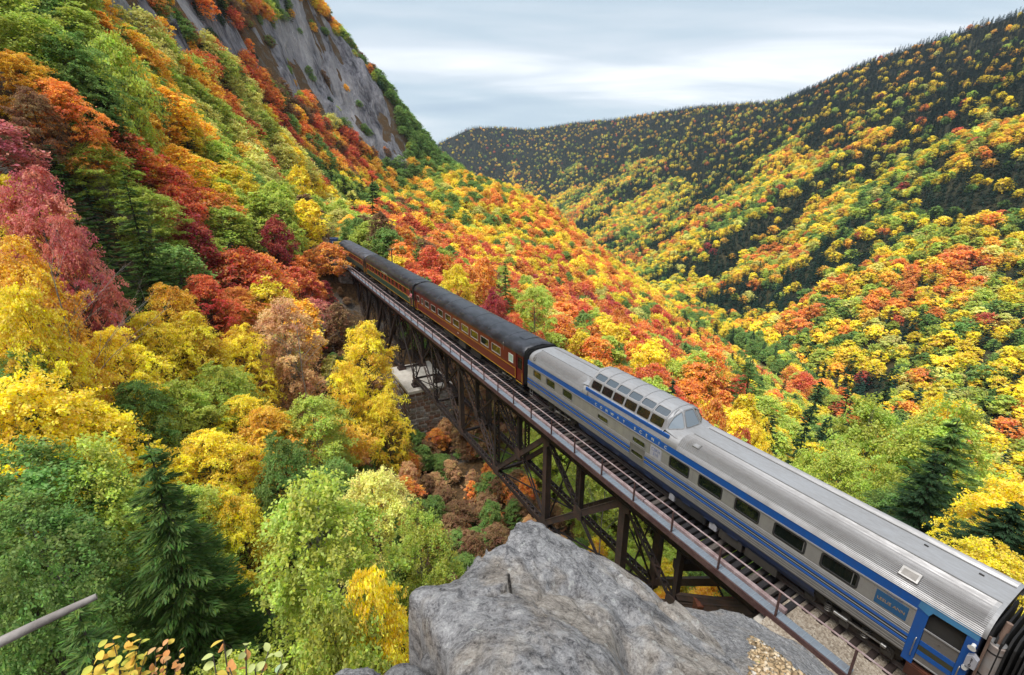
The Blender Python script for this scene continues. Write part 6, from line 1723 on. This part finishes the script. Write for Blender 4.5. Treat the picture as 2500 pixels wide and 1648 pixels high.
# tan gravel on the ledge
def m_gravel():
    t = NT("tan_gravel"); r = t.node("ObjectInfo"); a = t.node("Attribute", attribute_type='GEOMETRY', attribute_name='rnd')
    sp = t.node("SeparateXYZ"); t.l.new(a.outputs['Vector'], sp.inputs[0])
    return t.bsdf(t.ramp(sp.outputs[0], [(0, (.20, .14, .08)), (.4, (.42, .30, .17)), (.8, (.58, .46, .31)), (1, (.52, .50, .47))]), .9, 0, .25)
rg = np.random.default_rng(9)
gp = []
while len(gp) < 2600:
    px, py = rg.uniform(1815, 2040), rg.uniform(1560, 1720)
    wdt = 18 + (py - 1560) * .62; cxp = 1845 + (py - 1560) * .72
    if abs(px - cxp) > wdt * (1 + .25 * math.sin(py * .12)): continue
    d0 = 5.9 - (py - 1560) * .011
    x, y, _ = at(px, py, d0 + rg.uniform(-.15, .15)); gp.append((x, y))
gp = np.array(gp); gz_ = l_f(gp[:, 0], gp[:, 1]) + ledge_detail(gp[:, 0], gp[:, 1])
octv = np.array([(1, 0, 0), (-1, 0, 0), (0, 1, 0), (0, -1, 0), (0, 0, 1), (0, 0, -1)], float)
octf = np.array([(0, 2, 4), (2, 1, 4), (1, 3, 4), (3, 0, 4), (2, 0, 5), (1, 2, 5), (3, 1, 5), (0, 3, 5)])
n = len(gp); sz = .010 + .035 * rg.random(n) ** 3
V = octv[None] * (1 + .35 * rg.normal(0, 1, (n, 6, 1))) * sz[:, None, None] * np.array([1.3, 1, .7]); an = rg.random(n) * 6.28
V2 = V.copy(); V2[..., 0] = V[..., 0] * np.cos(an)[:, None] - V[..., 1] * np.sin(an)[:, None]; V2[..., 1] = V[..., 0] * np.sin(an)[:, None] + V[..., 1] * np.cos(an)[:, None]
V2 += np.stack([gp[:, 0], gp[:, 1], gz_ + sz * .4], 1)[:, None]
F = (octf[None] + np.arange(n)[:, None, None] * 6).reshape(-1, 3)
gm = mesh_np("gravel", V2.reshape(-1, 3), F, [m_gravel()])
at_ = gm.attributes.new('rnd', 'FLOAT_VECTOR', 'FACE'); at_.data.foreach_set('vector', np.repeat(rg.random((n, 3)), 8, 0).astype(np.float32).ravel())
tag(link(bpy.data.objects.new("gravel", gm)), "tan gravel spilled on the rock ledge by the walkway", "gravel", kind="stuff")

def rock(name, loc, r, seed, mat, label, flat=.7):
    bm = bmesh.new(); bmesh.ops.create_icosphere(bm, subdivisions=4, radius=1)
    V_ = np.array([v.co[:] for v in bm.verts]); k = 1 + fbm(V_[:, 0] * 1.3 + seed, V_[:, 1] * 1.3 + V_[:, 2] * 1.7, seed, 4) * .24
    k = np.minimum(k, 1.12)
    for v, kk in zip(bm.verts, k): v.co = Vector((v.co.x * r[0] * kk, v.co.y * r[1] * kk, v.co.z * r[2] * kk))
    me = bpy.data.meshes.new(name); bm.to_mesh(me); bm.free(); me.materials.append(mat); me.polygons.foreach_set('use_smooth', [True] * len(me.polygons))
    o = link(bpy.data.objects.new(name, me)); o.location = loc; o.rotation_euler = (.2 * seed, .1, seed); return tag(o, label, "rock")
q = at(862, 1665, 1.75); rock("rock", (q[0], q[1], q[2] - .10), (.14, .13, .12), 1, MAT_GRANITE, "small pale rock at the bottom edge left of the boulder")
q = at(985, 1690, 1.6); rock("rock", (q[0], q[1], q[2] - .13), (.20, .14, .14), 2, MAT_GRANITE3, "flat grey rock at the bottom edge against the boulder's left foot")
q = at(1062, 1606, 1.95); rock("rock", (q[0], q[1], q[2] - .08), (.09, .08, .09), 3, MAT_GRANITE3, "small dark rock wedged beside the boulder's left face")
mb = MB()
ls = [at(*q) for q in ((700, 1780, 1.2), (900, 1700, 1.55), (1100, 1700, 1.5), (1150, 1900, 1.1), (900, 2000, .9))]
mb.add([(x, y, z - .12) for x, y, z in ls] + [(x, y, z - 3) for x, y, z in ls], [tuple(range(5))] + [(i, (i + 1) % 5, 5 + (i + 1) % 5, 5 + i) for i in range(5)])
tag(mb.build("rock_shelf", MAT_GRANITE3), kind="structure")
# ---------------------------------------------------------------- valley road and its cars
def m_road():
    t = NT("asphalt"); v = t.coord('Object'); n = t.noise(v, .5, 5, .6)
    return t.bsdf(t.ramp(n, [(.3, (.30, .30, .31)), (.7, (.40, .40, .40))]), .8, 0, .3)
MAT_ROAD = m_road(); MAT_GRASS = m_stone("dry_verge", [(.35, (.09, .075, .03)), (.5, (.18, .15, .06)), (.65, (.26, .22, .11))], .4, .3)
yy = np.arange(250, 1500, 12.0)
def ribbon(name, a, b, z, mat, kind="structure"):
    mb = MB(); v = []
    for y in yy:
        x = float(road_x(y)); v += [(x + a, float(y), z), (x + b, float(y), z)]
    mb.add(v, [(2 * i, 2 * i + 1, 2 * i + 3, 2 * i + 2) for i in range(len(yy) - 1)]); o = mb.build(name, mat)
    return tag(o, kind=kind)
ribbon("road_verge", -8, 11, FLOOR + .35, MAT_GRASS); ribbon("road", -6, 6, FLOOR + .6, MAT_ROAD)
ribbon("road_edge_line", -5.1, -4.85, FLOOR + .604, MAT_WHITE); ribbon("road_edge_line", 4.85, 5.1, FLOOR + .604, MAT_WHITE); ribbon("road_centre_line", -.2, .2, FLOOR + .604, MAT_YELLOW)
def car(px, ds, c, label, lane):
    _, y, _ = at(px, 780, ds); x = float(road_x(y)) + lane
    dx = float(road_x(y + 10)) - float(road_x(y - 10)); rz = -math.atan2(dx, 20)
    r = tag(empty("parked_car", (x, y, FLOOR + .604), rz), label, "car", "cars on the valley road")
    body = [(-2.25, .35), (-2.3, .75), (-2.1, .92), (-1.0, .98), (1.0, .95), (2.0, .85), (2.28, .6), (2.25, .35)]
    mb = MB(); mb.poly_prism(body, lambda a, b, t: (-.9 + t, a, b), 1.8); mb.build("body", c, r)
    cab = [(-1.75, .93), (-1.2, 1.42), (.3, 1.45), (1.05, .95)]
    mb = MB(); mb.poly_prism(cab, lambda a, b, t: ((-.78 + t) * (1 - .12 * (b - .93) / .5), a, b), 1.56); mb.build("cabin", MAT_GLASS, r)
    mb = MB(); mb.box(-.66, .66, -1.15, .28, 1.43, 1.47); mb.build("roof", c, r)
    for a in (-1.4, 1.4):
        for d in (-.85, .85):
            mb = MB(); mb.tube([(d - .1, a, .33), (d + .1, a, .33)], .33, 12); mb.build("wheel", MAT_RUBBER, r)
    for d in (-.6, .6):
        mb = MB(); mb.box(d - .16, d + .16, 2.2, 2.29, .6, .72); mb.build("headlight", MAT_WHITE, r)
DKBLUE, DKGREY, SILV = paint("car_navy", (.02, .03, .08), .3), paint("car_grey", (.04, .045, .05), .3), paint("car_silver", (.35, .36, .38), .3)
car(1694, 418, DKGREY, "dark grey car on the valley road, left of the dark pair", -1.8); car(1706, 412, DKBLUE, "navy car in the middle of the valley road group", 3.2)
car(1718, 402, DKBLUE, "navy car nearest in the valley road group", 1.6); car(1405, 960, DKGREY, "dark car on the far stretch of the valley road", 2.5); car(1676, 432, SILV, "silver car behind the others on the valley road", 4.2)

# ---------------------------------------------------------------- along the line
p, d = along(109); up_ = tag(empty("utility_pole", (0, 0, 0)), "wooden utility pole with crossarm behind the green coach", "pole")
x, y, z = tk(88, 4.4, 0); up_.location = (x, y, float(H(x, y))); up_.rotation_euler = (0, 0, YAW + .5)
mb = MB(); mb.tube([(0, 0, -.5), (0, 0, 4.6 - up_.location[2])], [.14, .10], 8); mb.build("pole", MAT_TIE3, up_)
mb = MB(); hz = 4.3 - up_.location[2]; mb.box(-.95, .95, -.06, .06, hz, hz + .12); mb.build("crossarm", MAT_TIE3, up_)
for xx in (-.8, -.4, .4, .8):
    mb = MB(); mb.tube([(xx, 0, hz + .12), (xx, 0, hz + .26)], [.03, .045], 6); mb.build("insulator", MAT_WHITE, up_)
# yellow maintenance machine and a blue one on the siding past the train
def machine(s_, d_, body, label, L=6.0):
    x, y, z = tk(s_, d_, 0); r = tag(empty("maintenance_vehicle", (x, y, -.2), YAW), label, "vehicle")
    mb = MB(); mb.bbox(-1.2, 1.2, 0, L, .75, 1.6, .06); mb.build("deck", body, r)
    mb = MB(); mb.bbox(-1.15, 1.15, L * .55, L * .95, 1.6, 3.0, .08); mb.build("cab", body, r)
    mb = MB(); mb.box(-1.16, 1.16, L * .6, L * .9, 2.2, 2.8); mb.build("cab_window", MAT_GLASS, r)
    mb = MB(); mb.box(-.7, .7, .3, L * .5, 1.6, 2.2); mb.build("engine_cover", MAT_PLAQUE, r)
    for a in (1.0, L - 1.0):
        for dd in (-.75, .75):
            mb = MB(); mb.tube([(dd - .06, a, .42), (dd + .06, a, .42)], .4, 14); mb.build("wheel", MAT_TRUCK, r)
machine(117, 0, paint("machine_yellow", (.62, .34, .02), .5), "yellow track maintenance machine just past the last coach"); machine(127, .3, paint("machine_blue", (.03, .06, .16), .5), "blue grey machine behind the yellow one")

# person leaning from the green coach's near doorway
pr = tag(empty("person", (0, 0, 0), YAW), "person in a pink shirt leaning out of the green coach's doorway", "person")
x, y, z = tk(56.62, -1.45, 1.13); pr.location = (x, y, z)
def skin_body(name, J, E, R, mat, parent):
    me = bpy.data.meshes.new(name); me.from_pydata(J, E, []); o = link(bpy.data.objects.new(name, me), parent)
    md = o.modifiers.new("skin", 'SKIN'); o.modifiers.new("sub", 'SUBSURF').levels = 2
    for v, r in zip(me.skin_vertices[0].data, R): v.radius = (r, r)
    me.skin_vertices[0].data[0].use_root = True
    dg = bpy.context.evaluated_depsgraph_get(); m2 = bpy.data.meshes.new_from_object(o.evaluated_get(dg)); o.modifiers.clear(); o.data = m2
    for m in (mat if isinstance(mat, list) else [mat]): m2.materials.append(m)
    m2.polygons.foreach_set('use_smooth', [True] * len(m2.polygons)); return o
SKIN = paint("skin", (.50, .27, .19), .6, amount=.05); PINK = paint("pink_shirt", (.60, .20, .24), .8, amount=.1); JEANS = paint("jeans", (.03, .045, .09), .8, amount=.1); HAIR = paint("hair", (.05, .03, .02), .7)
J = [(0, 0, .92), (-.02, 0, 1.15), (-.08, 0, 1.40), (-.12, 0, 1.50), (-.15, 0, 1.62), (-.15, 0, 1.74), (-.09, .19, 1.40), (-.20, .25, 1.16), (-.36, .20, 1.10), (-.09, -.19, 1.40), (-.20, -.25, 1.16), (-.36, -.20, 1.10),
     (0, .09, .88), (0, .10, .48), (.02, .10, .06), (-.12, .10, .03), (0, -.09, .88), (0, -.10, .48), (.02, -.10, .06), (-.12, -.10, .03)]
E_ = [(0, 1), (1, 2), (2, 3), (3, 4), (4, 5), (2, 6), (6, 7), (7, 8), (2, 9), (9, 10), (10, 11), (0, 12), (12, 13), (13, 14), (14, 15), (0, 16), (16, 17), (17, 18), (18, 19)]
R_ = [.15, .14, .15, .06, .095, .085, .075, .055, .04, .075, .055, .04, .10, .075, .05, .045, .10, .075, .05, .045]
body = skin_body("body", J, E_, R_, [SKIN, PINK, JEANS], pr)
for p_ in body.data.polygons:
    c_ = p_.center; p_.material_index = 2 if c_.z < .98 else (1 if c_.z < 1.5 and not (c_.x < -.28) else 0)
bm = bmesh.new(); bmesh.ops.create_icosphere(bm, subdivisions=2, radius=.108)
for v in bm.verts:
    if v.co.x < -.03 and v.co.z < .03: v.co *= .86
me = bpy.data.meshes.new("hair"); bm.to_mesh(me); bm.free(); me.materials.append(HAIR); hr_ = link(bpy.data.objects.new("hair", me), pr); hr_.location = (-.14, 0, 1.70)
for s_ in (-1, 1):                                                        # hands with fingers, on the door rail
    J = [(-.36, .20 * s_, 1.10), (-.42, .19 * s_, 1.085), (-.46, .19 * s_, 1.08)]; E_ = [(0, 1), (1, 2)]; R_ = [.034, .038, .034]
    for k in range(4):
        yk = (.165 + .018 * k) * s_; b = len(J); J += [(-.50 - .006 * (1.5 - abs(k - 1.5)), yk, 1.075), (-.525 - .008 * (1.5 - abs(k - 1.5)), yk, 1.05)]; E_ += [(2, b), (b, b + 1)]; R_ += [.0095, .0085]
    b = len(J); J += [(-.43, .15 * s_, 1.075), (-.46, .135 * s_, 1.06)]; E_ += [(1, b), (b, b + 1)]; R_ += [.011, .009]
    skin_body("hand", J, E_, R_, SKIN, pr)
mf_ = MB(); mf_.box(-.245, -.235, -.055, -.025, 1.685, 1.70); mf_.box(-.245, -.235, .025, .055, 1.685, 1.70); mf_.build("eyes", HAIR, pr)
mf_ = MB(); mf_.add([(-.235, -.018, 1.645), (-.235, .018, 1.645), (-.268, 0, 1.645), (-.238, 0, 1.69)], [(0, 1, 2), (0, 2, 3), (1, 3, 2), (0, 3, 1)]); mf_.build("nose", SKIN, pr)

# ---------------------------------------------------------------- bare trees and near twigs
def bare_tree(px, py, ds, h, seed, label, thick=1.0):
    x, y, z = at(px, py, ds); zg = float(H(x, y)); r = tag(empty("bare_tree", (x, y, zg)), label, "tree"); rr2 = random.Random(seed)
    h = max(h, z - zg + h * .0); mb = MB()
    tr = [(0, 0, -1), (.15, .05, h * .3), (.1, -.1, h * .6), (.3, 0, h)]; mb.tube(tr, [.16 * thick, .12 * thick, .07 * thick, .015], 7); mb.build("trunk", MAT_DEAD, r)
    lb = MB()
    def grow(p, dv, L, rad, lev):
        q = p + dv * L; m = p + dv * L * .5 + Vector((rr2.uniform(-.1, .1), rr2.uniform(-.1, .1), rr2.uniform(0, .15))) * L * .4
        lb.tube([p, m, q], [rad, rad * .75, rad * .4], 4, False)
        if lev:
            for t in (.35, .6, .85, 1.0):
                nd = (dv + Vector((rr2.uniform(-.8, .8), rr2.uniform(-.8, .8), rr2.uniform(-.1, .6)))).normalized(); grow(p.lerp(q, t), nd, L * rr2.uniform(.35, .6), rad * .5, lev - 1)
    for k in range(15):
        f = rr2.uniform(.4, .97); th = k * 2.4; grow(Vector((.15, 0, h * f)), Vector((math.cos(th) * .75, math.sin(th) * .75, .75)).normalized(), h * (.32 - .22 * f + .08), .045 * thick * (1.15 - f), 2)
    lb.build("limbs", MAT_DEAD, r)
bare_tree(108, 640, 41, 12, 5, "bare grey leafless tree on the left slope among yellow trees"); bare_tree(1475, 1130, 30, 7, 8, "pale bare sapling seen through the trestle", .6); bare_tree(715, 770, 53, 9, 11, "bare branched tree standing among the tan leaves left of the pier", .8)

def leaf_mesh(L, w):
    mb = MB(); n = 6; v = []
    for i in range(n + 1):
        t = i / n; ww = w * math.sin(math.pi * min(t * .92 + .06, 1)) ** .8; z = -.18 * L * (t - .4) ** 2
        v += [(-ww, t * L, z + ww * .25), (0, t * L, z), (ww, t * L, z + ww * .25)]
    mb.add(v, [f for i in range(n) for f in ((3 * i, 3 * i + 1, 3 * i + 4, 3 * i + 3), (3 * i + 1, 3 * i + 2, 3 * i + 5, 3 * i + 4))])
    o = mb.build("leaf", MAT_LEAF, None, True); me = o.data; bpy.data.objects.remove(o)
    a = me.attributes.new('rnd', 'FLOAT_VECTOR', 'FACE'); a.data.foreach_set('vector', np.full((len(me.polygons), 3), .5, np.float32).ravel()); return me
LEAF = leaf_mesh(.06, .021)
def sapling(name, base, tips, per, cols, label, size, seed):
    r = tag(empty(name, base), label, "sapling"); rs = random.Random(seed); B = Vector((0, 0, 0)); mb = MB(); spots = []
    for t in tips:
        T_ = Vector(t) - Vector(base); m = T_ * .5 + Vector((rs.uniform(-.06, .06), rs.uniform(-.06, .06), .05))
        mb.tube([B, m, T_], [.011, .007, .003], 5); spots += [(m.lerp(T_, (k + 1) / per), T_.normalized()) for k in range(per)]
    mb.build("stem", MAT_BARK, r)
    for i, (p, dv) in enumerate(spots):
        o = link(bpy.data.objects.new("leaf", LEAF), r); o.location = p
        o.rotation_euler = (rs.uniform(-.7, .5), rs.uniform(-.6, .6), rs.uniform(0, 6.28)); s_ = size * rs.uniform(.75, 1.25); o.scale = (s_, s_, s_)
        c = rs.choice(cols); o.color = (c[0], c[1], c[2], 1)
PALEG, DUSTG, ORNG, YEL = (.42, .46, .16), (.30, .40, .24), (.52, .22, .06), (.58, .42, .05)
sapling("sapling", at(620, 1900, 2.3), [at(*q) for q in ((545, 1562, 2.7), (600, 1575, 2.75), (690, 1600, 2.6), (655, 1590, 2.7), (520, 1600, 2.6), (620, 1620, 2.5), (560, 1630, 2.5))], 7, [PALEG, DUSTG, PALEG, ORNG, YEL], "leafy sapling with pale green and orange leaves at the bottom edge", 1.0, 3)
sapling("sapling", at(300, 1850, 4.6), [at(*q) for q in ((240, 1580, 5.0), (275, 1560, 5.0), (310, 1555, 5.1), (345, 1560, 5.0), (330, 1590, 4.9), (290, 1600, 4.8), (260, 1630, 4.7), (320, 1640, 4.7), (225, 1625, 4.9), (355, 1600, 4.9))], 12, [YEL, YEL, (.45, .45, .06), (.60, .33, .04)], "yellow leaved shrub at the bottom edge below the spruces", 1.35, 5)
sapling("sapling", at(410, 1850, 4.8), [at(*q) for q in ((380, 1580, 5.2), (410, 1560, 5.2), (440, 1590, 5.1), (400, 1610, 5.0), (430, 1630, 4.9), (370, 1620, 5.0), (445, 1620, 5.0))], 11, [ORNG, (.58, .27, .10), (.5, .3, .12), YEL], "orange leaved shrub at the bottom edge beside the yellow one", 1.2, 7)
# weathered stick reaching into view at lower left
db = tag(empty("dead_branch", at(-400, 1790, .95)), "pale weathered stick reaching in from the lower left edge", "branch")
B = Vector(at(-400, 1790, .95)); pts = [Vector(at(*q)) - B for q in ((-400, 1790, .95), (-120, 1625, .86), (0, 1568, .82), (110, 1515, .80), (236, 1456, .79))]
mb = MB(); mb.tube(pts, [.010, .0078, .0070, .0062, .0045], 10); auto_smooth(mb.build("stick", MAT_DEAD, db), 60)
# small yellow weed in the gravel
sapling("weed", at(1858, 1665, 4.75), [at(*q) for q in ((1842, 1612, 4.95), (1856, 1622, 4.9), (1870, 1632, 4.85), (1848, 1632, 4.85))], 6, [(.6, .36, .03), YEL, (.25, .32, .05)], "small yellow and green weed growing in the tan gravel", .75, 9)

# ---------------------------------------------------------------- thin valley haze
hz_t = NT("haze_air"); hz_t.n.remove(hz_t.out); hz_t.out = hz_t.n.new("ShaderNodeOutputMaterial")
pv = hz_t.n.new("ShaderNodeVolumePrincipled"); pv.inputs['Color'].default_value = (.72, .85, 1.0, 1); pv.inputs['Density'].default_value = .00006
hz_t.l.new(pv.outputs[0], hz_t.out.inputs['Volume'])
mb = MB(); mb.box(-1700, 1500, -900, 3300, FLOOR - 2, 620)
tag(mb.build("haze", hz_t.mat), "thin bluish haze in the valley air", "haze", kind="stuff")
cy.volume_bounces = 0
